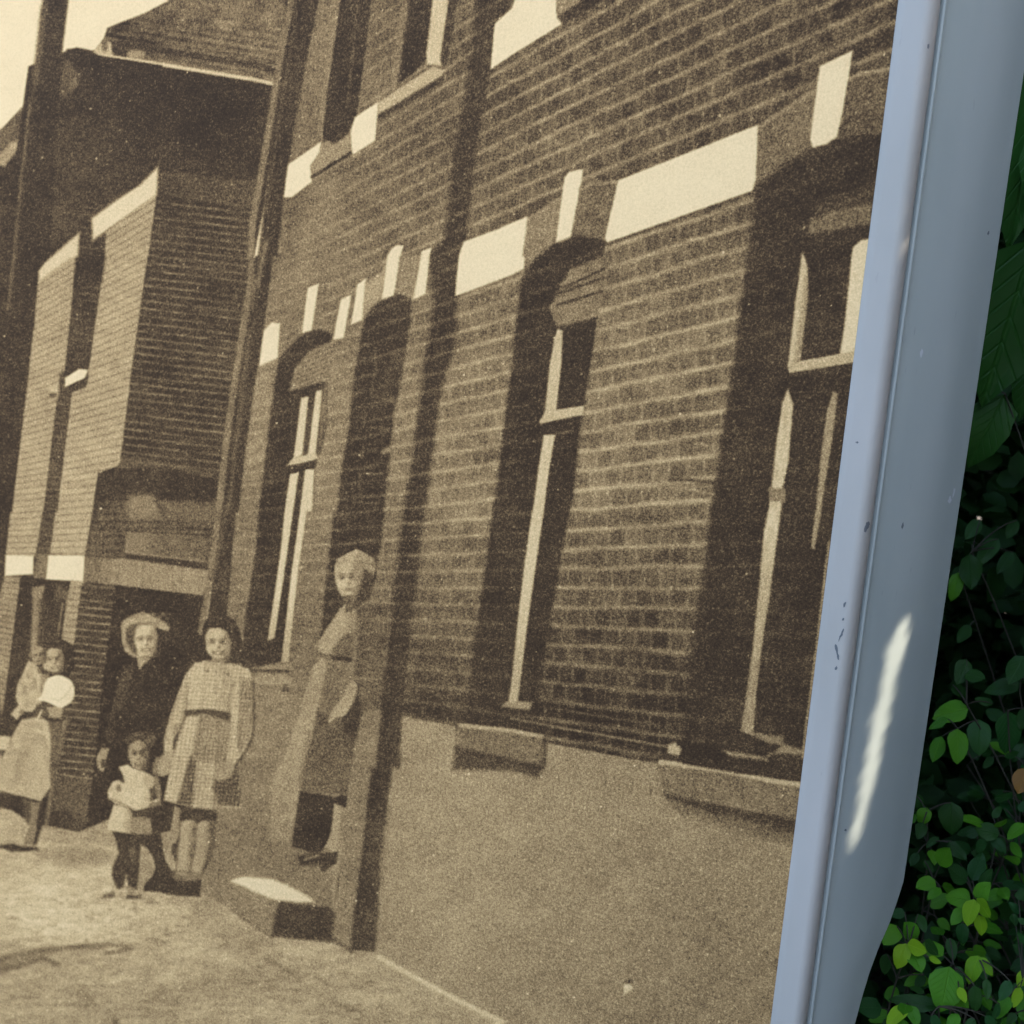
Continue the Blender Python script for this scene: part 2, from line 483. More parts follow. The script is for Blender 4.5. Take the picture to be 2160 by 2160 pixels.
L('B3 220,1330 200,1450', 14, 0.18, 6)
# dark arched doorway
P('B2 800,550 830,450 880,390 950,340 1080,288 1172,320 1165,500 1100,900 1040,1200 1000,1600 962,1932 B3 970,0 945,250 900,420 860,640 750,740 600,880 480,960 500,800 520,600 550,350 590,0 B2 610,1932 650,1600 700,1300 750,850', dark_brick(0.11, 0.19), 5, pid=ID_DOOR)
for a in ('B2 900,690 905,850 880,940 870,1050 1000,1085 1040,1110', 'B2 800,1290 1000,1305', 'B2 780,1640 950,1640', 'B2 780,1650 785,1760', 'B2 770,1860 930,1870', 'B2 830,1180 820,1260', 'B2 810,1440 800,1520'):
    L(a, 4.5, 0.34, 3, a=.7)
P('B2 940,1480 1010,1420 1030,1470 960,1500', 0.5, 3)
# middle arched window
jamb = dark_brick(0.095, 0.11)
P('C1 190,1935 300,1850 430,1800 520,1775 640,1790 712,1832 C2 680,0 430,110 340,290 280,400 340,520 640,460 540,1130 460,1800 C3 430,0 360,400 250,1100 200,1520 220,1690 -60,1640 B3 1550,1600 1600,1500 1620,1250 1660,900 1720,500 1780,50 B2 1820,1700 1880,1200 1932,800 C2 30,500 80,150', jamb, 6, pid=ID_WB)
P('C2 690,0 720,200 640,460 340,530 290,390 350,270 440,110', lambda X, Y: 0.42 + 0.05 * vnoise(X, Y, 20, 10, 4), 6)
for a in ('C2 390,240 700,95', 'C2 330,290 690,165', 'C2 340,370 670,270'):
    L(a, 5, 0.14, 3)
P('C2 380,555 640,465 545,1130 335,1170', 0.07, 3)
P('C2 335,1300 500,1250 460,1800 C3 430,0 330,500 170,1430 50,1430 240,0 C2 270,1650', 0.085, 4)
P('C2 345,548 382,560 374,800 332,1175 245,1210 280,850 320,620', 0.80, 2.4, pid=ID_WB)
P('C2 205,1255 250,1170 335,1160 545,1128 535,1200 330,1240 215,1268', 0.78, 2.4, pid=ID_WB)
P('C2 240,1350 325,1350 275,1650 240,1932 C3 240,0 180,400 110,900 60,1300 40,1440 -30,1440 0,1250 50,750 100,350 150,0 C2 155,1932 200,1600', lambda X, Y: 0.84 - 0.16 * lerp(Y, 1250, 1450), 2.6, pid=ID_WB)
L('C2 330,1340 460,1320', 4, 0.3, 3)
P('C3 -50,1430 155,1430 135,1495 -70,1470', 0.55, 4, pid=ID_WB)
# right-hand window running out of the frame
P('C1 1860,940 1960,880 D1 120,830 390,600 320,1110 130,1240 C1 1842,1390', lambda X, Y: 0.36 + 0.05 * vnoise(X, Y, 14, 9, 6), 4)
L('D1 -60,960 50,880 340,690', 9, 0.50, 5)
P('C1 1842,1385 D1 -40,1370 130,1235 300,1130 480,1065 720,1012 940,1000 940,1932 D4 260,300 -60,240 C3 1560,1960 1100,1880 1280,1700 1310,1600 1350,1000 1440,500 1490,0 C2 1520,1800 1610,1200 1690,650 1760,100', dark_brick(0.075, 0.075), 10, pid=ID_WC)
P('D1 620,560 930,500 900,1010 720,1010 540,1040 590,800', lambda X, Y: 0.26 + 0.06 * vnoise(X, Y, 10, 8, 6), 4)
L('D1 610,600 690,560 940,515', 9, 0.55, 4)
P('D1 390,500 640,378 612,560 562,850 522,1030 440,1090 335,1115 318,1050 350,800', 0.955, 3)
P('D1 390,1540 820,1380 800,1500 330,1640', 0.17, 10)
P('D1 320,1650 500,1590 790,1530 775,1690 310,1770', lambda X, Y: 0.33 + 0.05 * vnoise(X, Y, 16, 6, 4), 6)
P('D1 640,1865 700,1815 800,1790 D2 750,0 D2 660,800 160,880 150,810 260,790 540,742 580,500 630,0', 0.90, 3, pid=ID_WC)
P('D2 540,742 650,715 640,800 160,882 150,815', 0.74, 3)
P('D1 260,1900 D2 300,80 305,300 245,790 150,835 200,400 255,0', lambda X, Y: 0.80 - 0.25 * lerp(X + 0.14 * (Y - 540), 1700, 1712), 3, pid=ID_WC)
P('D2 150,1000 190,1120 155,1550 112,1740 100,1932 D3 95,0 50,350 0,720 C3 1900,900 1850,1300 1820,1680 1730,1650 1750,1500 1820,1000 1870,500 1900,150 1932,0 D2 0,1932 30,1700 70,1350 110,1100', lambda X, Y: 0.82 - 0.26 * lerp(Y, 1120, 1480) + 0.05 * vnoise(X, Y, 8, 20, 3), 3.2, pid=ID_WC)
P('D2 5,1745 130,1755 130,1860 10,1850', 0.5, 3)
P('D2 492,1018 528,1040 482,1400 432,1700 400,1932 D3 400,0 350,285 325,270 355,0 D2 360,1932 400,1500 450,1150', 0.58, 3, pid=ID_WC)
L('D2 200,1030 440,1015', 3, 0.3, 2, a=.6)
P('C3 1170,1760 1230,1740 1280,1790 1260,1840 1180,1820', 0.72, 4)
P('C3 1600,1800 1932,1850 D3 120,1750 270,1800 270,1830 0,1820 C3 1932,1880 1640,1840', 0.5, 5)
P('C3 1730,1650 1932,1680 D3 120,1700 110,1770 0,1740', 0.45, 5)
# joints of the wall near the sill and a crack
L('C3 0,1560 600,1670 1170,1770', 5, 0.40, 3)
L('C3 290,1480 780,1560 1130,1610', 4, 0.33, 3, a=.7)
L('C2 1190,1690 1330,1690 1530,1710', 6, 0.17, 3)
L('C2 1180,1735 1400,1770 1520,1800', 4, 0.55, 3)
# --- rendered base of the house
base_t = lambda X, Y: 0.515 + 0.05 * lerp(X, 750, 900) * lerp(X, 1250, 950) - 0.05 * lerp(X, 1150, 1600) * lerp(Y, 1700, 2000) - 0.04 * lerp(Y, 1800, 2160) + 0.03 * vnoise(X, Y, 90, 60, 6) + 0.025 * vnoise(X, Y, 9, 9, 7)
P('S 425,1440 560,1455 760,1500 850,1512 1155,1568 1930,1720 1930,2200 1090,2200 425,1930', base_t, 3, pid=ID_PLINTH)
P('B3 1090,1540 C3 0,1700 270,1745 1100,1900 1560,1990 D4 1000,160 1000,2100 C4 0,2100 B4 1932,1960 1400,1680 1100,1520 900,1400 1030,0 B3 1060,1900', base_t, 3, pid=ID_PLINTH)
P('S 405,1440 545,1445 640,1470 700,1500 700,1985 575,1975 490,1920 420,1880 392,1848 395,1700', lambda X, Y: base_t(X, Y) - 0.10 + 0.04 * lerp(Y, 1750, 1600), 3, pid=ID_PLINTH)
P('B3 790,1500 935,1510 900,1932 B4 870,0 790,700 730,1150 720,1390 590,1320 600,1100 690,200 730,0', lambda X, Y: 0.44 + 0.03 * vnoise(X, Y, 10, 10, 4), 4, pid=ID_PLINTH)
P('B3 960,1380 1110,1420 1085,1932 B4 1030,0 930,700 925,1100 900,1390 720,1380 735,1100 790,700 870,0 B3 900,1932 935,1600', lambda X, Y: 0.115 + 0.05 * lerp(X + 0.135 * (Y - 1600), 800, 830) + 0.02 * vnoise(X, Y, 9, 9, 3), 6, pid=ID_PLINTH)
P('B4 870,300 990,300 940,900 850,900', 0.2, 14, a=.6)
# sills
P('B3 1510,1600 C3 230,1690 225,1900 200,1932 -30,1870 B3 1932,1870 1500,1770', lambda X, Y: 0.36 + 0.04 * vnoise(X, Y, 9, 9, 4), 4)
L('B3 1545,1610 1932,1650 C3 225,1695', 9, 0.68, 3)
P('B3 1505,1775 1932,1880 C3 0,1880 230,1925 C4 200,70 -20,20 B4 1932,20 1480,10', 0.17, 8)
L('B3 1520,1790 C3 220,1932', 10, 0.11, 5)
L('C3 250,1720 C3 240,1910', 11, 0.17, 5)
P('C3 1090,1890 1560,1932 C4 1932,100 D4 250,110 220,440 0,360 C4 1932,330 1150,185', lambda X, Y: 0.38 + 0.03 * vnoise(X, Y, 9, 9, 4), 4)
L('C3 1120,1885 1560,1945 C4 1932,90 D4 250,130', 10, 0.72, 3.5)
L('C3 1300,1880 1700,1950 D4 250,60', 12, 0.10, 4)
L('C4 1740,130 1740,250', 4, 0.22, 3)
P('C4 1150,190 1500,260 1932,350 D4 220,400 210,500 0,470 C4 1932,440 1500,340 1170,230', 0.12, 7)
P('C4 1180,240 1932,400 D4 200,470 200,560 C4 1932,540 1250,320', 0.26, 14, a=.6)
P('C4 840,1640 880,1625 915,1660 880,1690 845,1720', 0.82, 2)
E('C4 880,1610', 30, 16, 0.2, 3)
L('D3 462,230 440,400 370,1000 290,1600 262,1850', 5.5, 0.60, 2.5, a=.85)
# --- street
def street_t(X, Y):
    b = 0.68 - 0.10 * lerp(Y, 1980, 2080) - 0.06 * lerp(Y, 1800, 1740) - 0.08 * lerp(X, 330, 520) * lerp(Y, 2050, 1900)
    b = b + 0.10 * lerp(X, 330, 120) * lerp(Y, 1820, 1890) * lerp(Y, 2020, 1960)
    n = vnoise(X, Y, 26, 8, 1)
    return b + 0.05 * vnoise(X, Y, 110, 30, 2) + 0.075 * n - 0.34 * np.clip(vnoise(X, Y, 13, 7, 5) - 0.45, 0, 1) * lerp(Y, 1850, 1900) * lerp(Y, 2030, 1960) * lerp(X, 480, 380) + 0.045 * vnoise(X, Y, 7, 5, 3)
P('S -20,1735 100,1742 165,1755 230,1728 300,1740 400,1850 432,1882 490,1920 545,1955 575,1975 700,1990 740,2003 790,2010 850,2040 930,2085 1090,2165 1090,2190 -20,2190', street_t, 3, pid=ID_STREET)
P('A4 300,620 600,600 850,640 840,700 600,740 300,700', 0.42, 14, a=.6)
P('A4 -20,1430 150,1380 330,1360 600,1335 820,1325 780,1370 500,1380 300,1420 430,1470 420,1490 280,1460 100,1500 -20,1580', 0.40, 7, a=.9)
L('A4 -20,1450 300,1380 600,1345 800,1335 1000,1360 800,1400', 7, 0.33, 5, sm=True, a=.85)
L('A4 -20,1540 200,1480 330,1430 430,1480', 9, 0.31, 6, a=.85)
L('A4 1620,1270 1800,1270', 6, 0.38, 4, a=.7)
L('A4 1650,1340 1740,1335', 5, 0.42, 4, a=.6)
L('A4 1380,1200 1450,1180', 5, 0.4, 4, a=.6)
L('A4 160,1725 290,1730', 5, 0.42, 4, a=.6)
E('A4 870,1905', 22, 14, 0.3, 3)
L('A4 1750,1070 1932,1200 B4 120,1270', 6, 0.24, 4)
L('A4 1400,1640 1700,1600 1932,1610', 16, 0.46, 10, a=.6)
P('A4 1400,960 1560,900 1932,1200 B4 100,1400 200,1600 A4 1800,1450 1500,1200', 0.48, 30, a=.5)
L('B4 80,1440 250,1540 330,1600', 9, 0.40, 7, a=.7)
L('B4 450,1580 640,1680', 8, 0.44, 7, a=.7)
L('B4 580,1770 700,1820 800,1830', 11, 0.36, 7, a=.8)
L('B4 880,1890 1000,1932', 9, 0.40, 6, a=.7)
P('B4 930,1430 1050,1480 1100,1520 1400,1680 1750,1860 1932,1960 1600,1960 1300,1800 900,1560 700,1420', 0.60, 10, a=.7, pid=ID_STREET)
L('B4 930,1430 1100,1525 1400,1690 1750,1865 1932,1950', 10, 0.80, 4, a=.95)
# doorstep
P('A4 1620,850 1932,830 B4 0,820 200,870 420,1000 600,1060 560,1310 120,1265 0,1200 A4 1750,1060 1500,930', lambda X, Y: 0.42 + 0.03 * vnoise(X, Y, 10, 10, 2), 5, pid=ID_STEP)
P('A4 1740,850 1850,820 B4 0,828 120,840 250,890 430,1005 170,1000 0,940 A4 1850,900', 0.88, 5, sm=True, pid=ID_STEP)
P('B4 180,1008 560,1052 602,1100 575,1310 300,1290 120,1265 135,1130', lambda X, Y: 0.15 + 0.02 * vnoise(X, Y, 9, 9, 2), 6, pid=ID_STEP)
L('B4 590,1300 720,1380', 8, 0.25, 6)
L('B4 625,800 610,980', 4, 0.22, 3, a=.8)

# --- downpipe between the houses
P('B1 230,-20 480,-20 400,350 310,850 245,1200 205,1500 160,1932 B2 130,0 90,300 20,830 A2 1932,900 1890,1200 1850,1500 1800,1932 A3 1780,0 1720,700 1700,850 1560,870 1600,500 1650,0 A2 1660,1932 1760,1000 1830,500 1900,0 B1 30,1932', lambda X, Y: 0.13 + 0.03 * vnoise(X, Y, 8, 30, 3), 3, pid=ID_PIPE)
L('B1 265,0 170,520 60,1200 -30,1700 A2 1890,200 1810,700 1720,1300 1650,1932 A3 1620,250 1575,560 1520,900', 14, 0.42, 4)
L('B1 300,100 190,800 80,1600', 5, 0.24, 4)
P('B1 60,1830 100,1800 70,1932 B2 60,40 20,250 A2 1925,150 1900,400', 0.45, 4, a=.8)
L('A2 1880,600 1800,1250 1740,1800 A3 1600,500', 9, 0.30, 5, a=.8)

# --- people of the print
# person with the baby
P('G1 0,895 90,905 60,1010 -10,1015', 0.78, 3)
P('G1 -10,1020 30,1030 -10,1130', 0.36, 4)
P('G1 480,105 565,150 605,230 600,350 545,400 495,385 350,300 340,190 400,130', 0.11, 3, sm=True, pid=ID_P1)
P('G1 390,205 440,185 500,195 515,260 500,330 440,375 370,360 345,320 375,280', 0.66, 2.5, sm=True, pid=ID_P1)
P('G1 265,180 340,170 365,230 355,310 300,320 265,280', 0.53, 3, sm=True, pid=ID_P1)
P('G1 230,280 190,380 140,480 125,580 150,650 110,690 85,725 140,765 190,700 260,700 330,640 370,560 345,420 330,350 290,310', lambda X, Y: 0.70 + 0.07 * vnoise(X, Y, 11, 11, 3), 2.5, pid=ID_P1)
P('G1 330,400 400,390 400,460 370,540 330,560', 0.5, 4)
face('G1', 440, 282, 150, 200, .64, -.1, .5, ID_P1)
face('G1', 312, 248, 96, 140, .54, -.05, 0, ID_P1, .7)
for a, r1, r2, t in (('G1 322,360', 16, 30, .3), ('G1 230,410', 14, 20, .5), ('G1 180,700', 16, 16, .35), ('G1 200,520', 22, 40, .58), ('G1 280,470', 18, 44, .56)):
    E(a, r1, r2, t, 3)
P('G1 480,105 565,150 605,230 600,350 545,400 505,385 525,260 500,190 430,170 385,190 370,260 352,220 400,130', 0.11, 3, pid=ID_P1)
L('G1 372,190 368,300', 4, 0.25, 2.5)
P('G1 180,765 320,735 430,800 415,1050 425,1300 330,1430 180,1390 60,1360 -10,1340 -10,1130 60,980 140,820', lambda X, Y: 0.67 + 0.06 * vnoise(X - 0.3 * Y, Y, 14, 60, 3), 3, pid=ID_P1)
P('G1 150,1000 230,1010 160,1300 70,1330 120,1150', 0.55, 9, a=.7)
P('G1 300,640 400,640 380,740 300,760 270,720', 0.22, 4)
P('G1 380,660 520,660 500,755 400,745', 0.58, 4, pid=ID_P1)
L('G1 340,690 300,770', 4, 0.85, 2)
P('G1 400,780 500,770 480,1000 460,1300 425,1420 405,1200 420,1000', lambda X, Y: 0.27 + 0.05 * vnoise(X, Y, 7, 9, 3), 5, pid=ID_P1)
L('G1 280,845 400,890', 5, 0.8, 3)
P('G1 180,1395 255,1430 245,1560 210,1640 185,1560', 0.19, 3, pid=ID_P1)
P('G1 255,1430 335,1440 300,1600 270,1785 190,1785 235,1600', 0.43, 4, pid=ID_P1)
P('G1 330,1435 378,1450 345,1620 300,1780 270,1790 305,1600', 0.12, 3, pid=ID_P1)
P('G1 -10,1480 100,1505 200,1570 242,1640 190,1760 -10,1785', lambda X, Y: 0.66 + 0.05 * vnoise(X, Y, 8, 8, 3), 3, sm=False)
P('G1 -10,1785 110,1775 180,1800 300,1800 320,1832 90,1842 -10,1800', 0.1, 4, pid=ID_P1)
P('G1 300,600 340,560 380,440 480,402 580,450 608,530 590,610 500,668 420,640 370,620', lambda X, Y: 0.92 - 0.05 * lerp(X, 130, 150) * lerp(Y, 1455, 1470), 2.2, sm=True, pid=ID_BALL)
L('G1 420,590 480,605 560,540 585,480', 3.5, 0.78, 2.5, sm=True, a=.7)
# person in the dark coat and hat
P('G2 480,780 640,780 820,720 1000,800 1120,1000 1080,1250 1000,1500 960,1750 G3 800,620 860,850 985,850 950,1150 830,1170 840,1300 890,1500 950,1600 1040,1650 1040,1840 640,1830 640,1750 740,1650 770,1560 740,1450 690,1370 600,1300 300,1000 210,700 110,560 140,300 G2 330,1300 400,1000', lambda X, Y: 0.095 + 0.10 * lerp(X + 0.2 * (Y - 1400), 285, 255) * lerp(Y, 1390, 1420) * lerp(Y, 1580, 1480) + 0.03 * vnoise(X, Y, 6, 6, 3), 3, pid=ID_P2)
P('G2 440,280 480,220 560,170 650,140 710,118 800,160 880,200 980,250 1050,320 1020,362 930,330 880,320 840,480 870,600 700,660 640,690 560,660 490,610 460,520 448,420', lambda X, Y: 0.58 + 0.08 * vnoise(X, Y, 7, 7, 3), 2.4, pid=ID_P2)
P('G2 515,330 580,270 660,270 620,330 600,480 640,640 580,610 510,470', 0.26, 4)
P('G2 870,315 940,350 960,480 920,600 860,700 850,560', 0.11, 3)
P('G2 608,400 655,315 760,292 860,312 892,400 885,530 840,630 800,690 700,780 670,830 640,680 640,590', lambda X, Y: 0.76 - 0.22 * lerp(X, 322, 334), 2.2, sm=True, pid=ID_P2)
face('G2', 748, 478, 285, 380, .72, -.06, 0.4, ID_P2)
P('G2 640,640 700,690 800,700 720,770 672,830', 0.56, 2.5, pid=ID_P2)
E('G2 750,262', 120, 22, .42, 3)
for k in range(26):
    E('G2 %d,%d' % (random.randint(450, 1030), random.randint(130, 330)), random.randint(14, 34), random.randint(10, 24), random.choice((.75, .45, .68, .38)), 3, None, .45)
P('G2 872,318 950,352 965,480 920,600 868,700 880,560 893,420', 0.11, 3)
P('G2 515,330 580,275 650,280 620,340 598,480 640,660 580,620 510,470', 0.24, 4, a=.9)
L('G2 560,820 480,1000 420,1300', 14, 0.25, 9, a=.5)
L('G2 700,820 690,1200', 5, 0.2, 4, a=.5)
P('G3 180,255 258,260 240,330 215,420 200,500 165,500 125,430 130,345', 0.58, 2.6, sm=True, pid=ID_P2)
E('G3 200,420', 32, 50, 0.2, 3)
P('G3 780,340 870,360 860,460 840,550 760,540 730,500', 0.48, 4, pid=ID_P4)
# person in the checked blouse
def check(base):
    def f(X, Y):
        u, v = X * 0.99 + Y * 0.14, Y * 0.99 - X * 0.05
        return base + 0.055 * np.cos(u / 8.6 * 6.28) + 0.055 * np.cos(v / 8.6 * 6.28) + 0.04 * vnoise(X, Y, 6, 6, 2)
    return f
P('G4 310,100 345,45 430,22 520,60 560,150 575,250 590,330 500,345 360,330 285,325 268,280 310,200', 0.10, 3, sm=True, pid=ID_P4)
P('G4 330,120 420,108 480,140 500,215 485,275 440,320 455,345 370,345 385,305 342,250 324,180', lambda X, Y: 0.70 - 0.12 * lerp(X, 468, 486), 2, pid=ID_P4, sm=True)
face('G4', 410, 215, 172, 212, .70, -.02, 1.0, ID_P4)
P('G4 372,312 452,315 462,345 365,345', .5, 3, pid=ID_P4)
P('G4 310,112 345,50 430,24 520,62 560,150 575,250 592,335 520,345 492,290 500,200 470,130 420,108 350,112 326,160 330,240 300,320 268,290 310,200', .10, 3, pid=ID_P4)
L('G4 380,60 460,55 520,110', 8, .19, 6, True, a=.7)
P('G4 200,690 330,680 490,735 485,900 440,1050 545,1000 560,1200 572,1322 400,1322 240,1312 130,1285 48,1262 90,1080 110,950 150,800', check(0.50), 2.4, pid=ID_P4)
P('G4 205,700 285,700 240,940 175,1150 125,1278 50,1260 100,1010', check(0.70), 3)
P('G4 225,960 265,1000 235,1305 140,1282 190,1100', check(0.30), 5)
P('G4 275,1000 390,1010 372,1318 240,1312', check(0.63), 4)
P('G4 400,1110 545,1005 562,1300 420,1290 380,1180', check(0.27), 5)
P('G4 260,340 350,333 420,348 520,350 620,385 642,450 645,640 632,840 575,950 525,1025 465,1000 497,800 500,680 330,655 200,662 165,760 112,860 112,960 48,945 48,850 88,700 140,560 192,420', check(0.69), 2.4, pid=ID_P4)
P('G4 565,450 642,450 640,640 630,840 560,950 545,900 560,700', check(0.44), 5)
P('G4 110,760 165,740 200,560 205,640 170,760 110,870', 0.42, 5, a=.7)
L('G4 510,480 480,600 495,700', 6, 0.40, 4, a=.8)
L('G4 205,480 200,620', 4, 0.45, 3, a=.7)
L('G4 645,470 650,640 638,840 582,952 530,1030', 5, .22, 5, True, a=.75)
L('G4 60,850 100,700 150,570', 4, .4, 5, True, a=.5)
P('G4 420,360 520,370 490,640 420,650', .58, 16, a=.5)
P('G4 230,380 330,370 300,640 220,650', .78, 16, a=.5)
L('G4 330,350 300,640', 3, .56, 4, a=.6)
L('G4 455,360 450,650', 3, .52, 4, a=.6)
L('G4 300,720 265,950', 5, .38, 5, a=.6)
L('G4 420,740 405,1000', 5, .36, 6, a=.6)
L('G4 568,480 556,700 545,900', 4, .38, 4, True, a=.8)
P('G4 575,460 640,455 642,640 630,830 570,930 565,700', check(0.50), 4, a=.8)
L('G4 648,470 652,640 640,845 584,955 532,1032', 4.5, .24, 3, True, a=.9)
E('G4 340,398', 10, 9, .4, 1.8)
E('G4 475,422', 12, 11, .36, 1.8)
L('G4 400,400 395,560', 2.5, 0.55, 2, a=.7)
P('G4 188,662 330,650 492,672 492,735 430,720 330,682 200,692', 0.2, 3)
P('G4 48,940 112,960 85,1080 20,1095 8,1040', 0.60, 2.6, sm=True, pid=ID_P4)
P('G4 470,1000 525,1025 485,1110 400,1125 430,1050', 0.57, 2.6, sm=True, pid=ID_P4)
P('G4 30,1275 240,1312 402,1330 405,1420 340,1400 280,1430 250,1405 160,1410 110,1470 20,1460', 0.13, 3.5, pid=ID_P4)
P('G4 120,1300 157,1312 152,1500 122,1560 112,1725 60,1650 28,1480 95,1462', 0.53, 3, pid=ID_P4)
P('G4 158,1415 252,1400 250,1500 240,1610 205,1745 132,1738 140,1640 150,1540', lambda X, Y: 0.62 - 0.2 * lerp(X + 0.1 * (Y - 1740), 398, 410), 4, True, pid=ID_P4)
P('G4 275,1420 355,1410 368,1530 340,1640 298,1748 236,1748 250,1640 268,1560', lambda X, Y: 0.60 - 0.18 * lerp(X + 0.12 * (Y - 1740), 432, 446), 4, True, pid=ID_P4)
P('G4 352,1410 398,1400 385,1580 345,1690 305,1760 345,1600 360,1500', 0.24, 5, pid=ID_P4)
E('G4 116,1590', 15, 42, 0.12, 2.5)
L('G4 157,1430 148,1560 128,1735', 3.5, .26, 3.5, True, a=.8)
L('G4 375,1420 388,1500 372,1600 330,1690 305,1755', 4, .24, 3.5, True, a=.8)
L('G4 262,1450 250,1600 228,1740', 3, 0.3, 4, a=.7)
L('G4 110,1730 300,1752', 4, 0.25, 3, a=.7)
P('G4 105,1752 295,1768 290,1815 120,1800', 0.36, 4)
E('G4 160,1830', 40, 22, .3, 4, None, .7)
E('G4 250,1845', 34, 20, .28, 4, None, .7)
P('G4 20,1830 100,1790 200,1800 302,1790 292,1905 150,1900 30,1880', 0.09, 3, pid=ID_P4)
# small child
P('G3 690,150 855,160 862,320 745,365 720,520 655,500 690,280', 0.10, 4)
P('G3 440,150 540,75 680,85 775,130 740,210 660,180 560,170 480,230', lambda X, Y: 0.26 + 0.08 * vnoise(X, Y, 5, 5, 3), 3, pid=ID_P3)
P('G3 478,235 555,160 650,195 692,300 662,400 600,500 540,465 488,380', lambda X, Y: 0.57 - 0.08 * lerp(X, 300, 312), 2.2, sm=True, pid=ID_P3)
face('G3', 583, 330, 205, 330, .56, .0, 0.2, ID_P3)
P('G3 430,160 500,95 600,75 700,90 780,135 745,230 690,260 660,190 580,160 510,195 470,250', lambda X, Y: 0.25 + 0.09 * vnoise(X, Y, 5, 5, 3), 3, pid=ID_P3)
P('G3 720,560 800,560 835,700 835,880 680,925 560,940 680,850 800,820 760,720', 0.42, 3, pid=ID_P3)
P('G3 290,1165 720,1220 610,1300 605,1500 585,1810 480,1810 450,1650 420,1785 350,1805 290,1650 305,1540 370,1400 330,1250', 0.13, 4, pid=ID_P3)
P('G3 485,1330 555,1330 535,1460 485,1445', 0.30, 5)
P('G3 620,1370 690,1370 770,1560 740,1660 640,1760 620,1835 568,1800 595,1600', 0.55, 3, pid=ID_STREET)
P('G3 310,870 470,905 525,960 510,1192 245,1150 258,1050', lambda X, Y: 0.79 - 0.22 * lerp(X, 258, 276), 2.4, pid=ID_P3)
P('G3 515,1000 722,1010 732,1205 500,1192', lambda X, Y: 0.46 + 0.05 * vnoise(X, Y, 8, 8, 3), 3, pid=ID_P3)
P('G3 505,955 720,900 745,1000 720,1015 530,1005', 0.17, 4)
P('G3 368,460 470,430 530,480 620,500 720,540 762,590 742,700 722,800 690,900 560,940 470,905 330,862 248,800 246,720 300,620 360,600 432,640 418,560', lambda X, Y: 0.78 - 0.16 * lerp(X, 295, 325) + 0.04 * vnoise(X, Y, 9, 9, 3), 2.2, pid=ID_P3)
E('G3 370,690', 28, 44, 0.42, 3)
P('G3 705,690 770,690 770,790 720,815', 0.2, 4)
L('G3 590,870 700,850 810,820', 5, 0.72, 3)
L('G3 250,800 400,860 560,940', 3, 0.5, 2.5)
P('G3 450,1770 545,1790 545,1885 465,1875', 0.52, 3, pid=ID_P3)
P('G3 380,1830 410,1830 400,1880 370,1880', 0.6, 3)
P('G3 320,1830 210,1865 175,1910 330,1895', 0.33, 4, pid=ID_P3)
P('G3 200,1760 300,1790 270,1835 190,1820', 0.82, 4)
L('G3 470,1890 600,1890', 6, 0.18, 4)
# old person in the doorway
P('G5 740,560 850,500 1000,520 1012,740 985,1000 940,1260 940,1380 780,1390 740,1180 700,1000 730,700', lambda X, Y: dark_brick(0.29, 0.10)(X, Y) + 0.05 * vnoise(X, Y, 16, 30, 3), 4, pid=ID_P5)
L('G5 735,640 725,900 700,1100', 12, 0.42, 6, a=.8)
P('G5 460,940 540,980 705,990 740,1110 780,1300 775,1400 740,1600 690,1932 B4 690,210 330,180 G5 300,1932 400,1500 430,1200', lambda X, Y: 0.39 - 0.13 * lerp(Y, 1480, 1530) + 0.06 * lerp(Y, 1560, 1640) + 0.03 * vnoise(X, Y, 10, 10, 3), 4, pid=ID_P5)
P('G5 620,1440 720,1330 760,1180 790,1380 740,1620 640,1560', 0.11, 6, a=.9)
P('G5 410,1400 480,1420 520,1480 440,1500', 0.18, 6)
P('G5 450,945 505,980 475,1150 430,1350 385,1550 335,1750 265,1932 B4 330,180 250,560 100,540 G5 60,1932 180,1700 280,1400 330,1200 380,1040', lambda X, Y: 0.57 - 0.10 * lerp(Y, 1600, 1740) * lerp(X, 640, 600) + 0.03 * vnoise(X, Y, 12, 20, 3), 4, pid=ID_P5)
P('G5 610,560 650,590 735,560 735,690 705,800 600,885 540,930 450,905 428,850 500,720', lambda X, Y: 0.61 - 0.10 * lerp(X, 722, 745), 2.6, sm=True, pid=ID_P5)
P('G5 600,800 705,730 710,970 620,965 525,925', lambda X, Y: 0.30 + 0.05 * vnoise(X, Y, 7, 7, 3), 5)
P('G5 520,930 705,955 705,990 545,975', 0.12, 3)
P('G5 700,1150 745,1200 705,1330 640,1430 580,1440 515,1490 540,1390 620,1290', 0.60, 2.6, sm=True, pid=ID_P5)
L('G5 640,1120 720,1040', 7, 0.44, 4)
L('G5 560,1040 520,1200 470,1400', 7, .32, 7, a=.6)
L('G5 640,1010 600,1150 560,1300', 7, .31, 7, a=.6)
L('G5 360,1560 330,1750 300,1932', 8, .30, 8, a=.6)
L('G5 480,1640 450,1900', 10, .22, 9, a=.6)
L('G5 600,1620 580,1900', 9, .33, 9, a=.6)
P('G5 800,170 890,185 905,300 855,400 775,470 700,540 650,570 630,470 740,440 800,330', 0.15, 3, sm=True, pid=ID_P5)
P('G5 570,190 640,150 740,155 805,220 795,320 765,400 720,452 640,465 590,400 568,300', lambda X, Y: 0.69 - 0.28 * lerp(X, 735, 765), 2.2, sm=True, pid=ID_P5)
P('G5 575,160 650,118 742,72 820,110 890,158 892,192 800,172 700,165 620,185', lambda X, Y: 0.66 - 0.15 * lerp(X, 745, 770), 2.2, pid=ID_P5)
P('G5 720,120 830,130 850,200 790,230 740,170', 0.46, 5, a=.7)
P('G5 640,440 740,430 735,540 690,580 640,560', 0.34, 5, pid=ID_P5)
face('G5', 668, 315, 196, 285, .68, -.08, 0, ID_P5, .8)
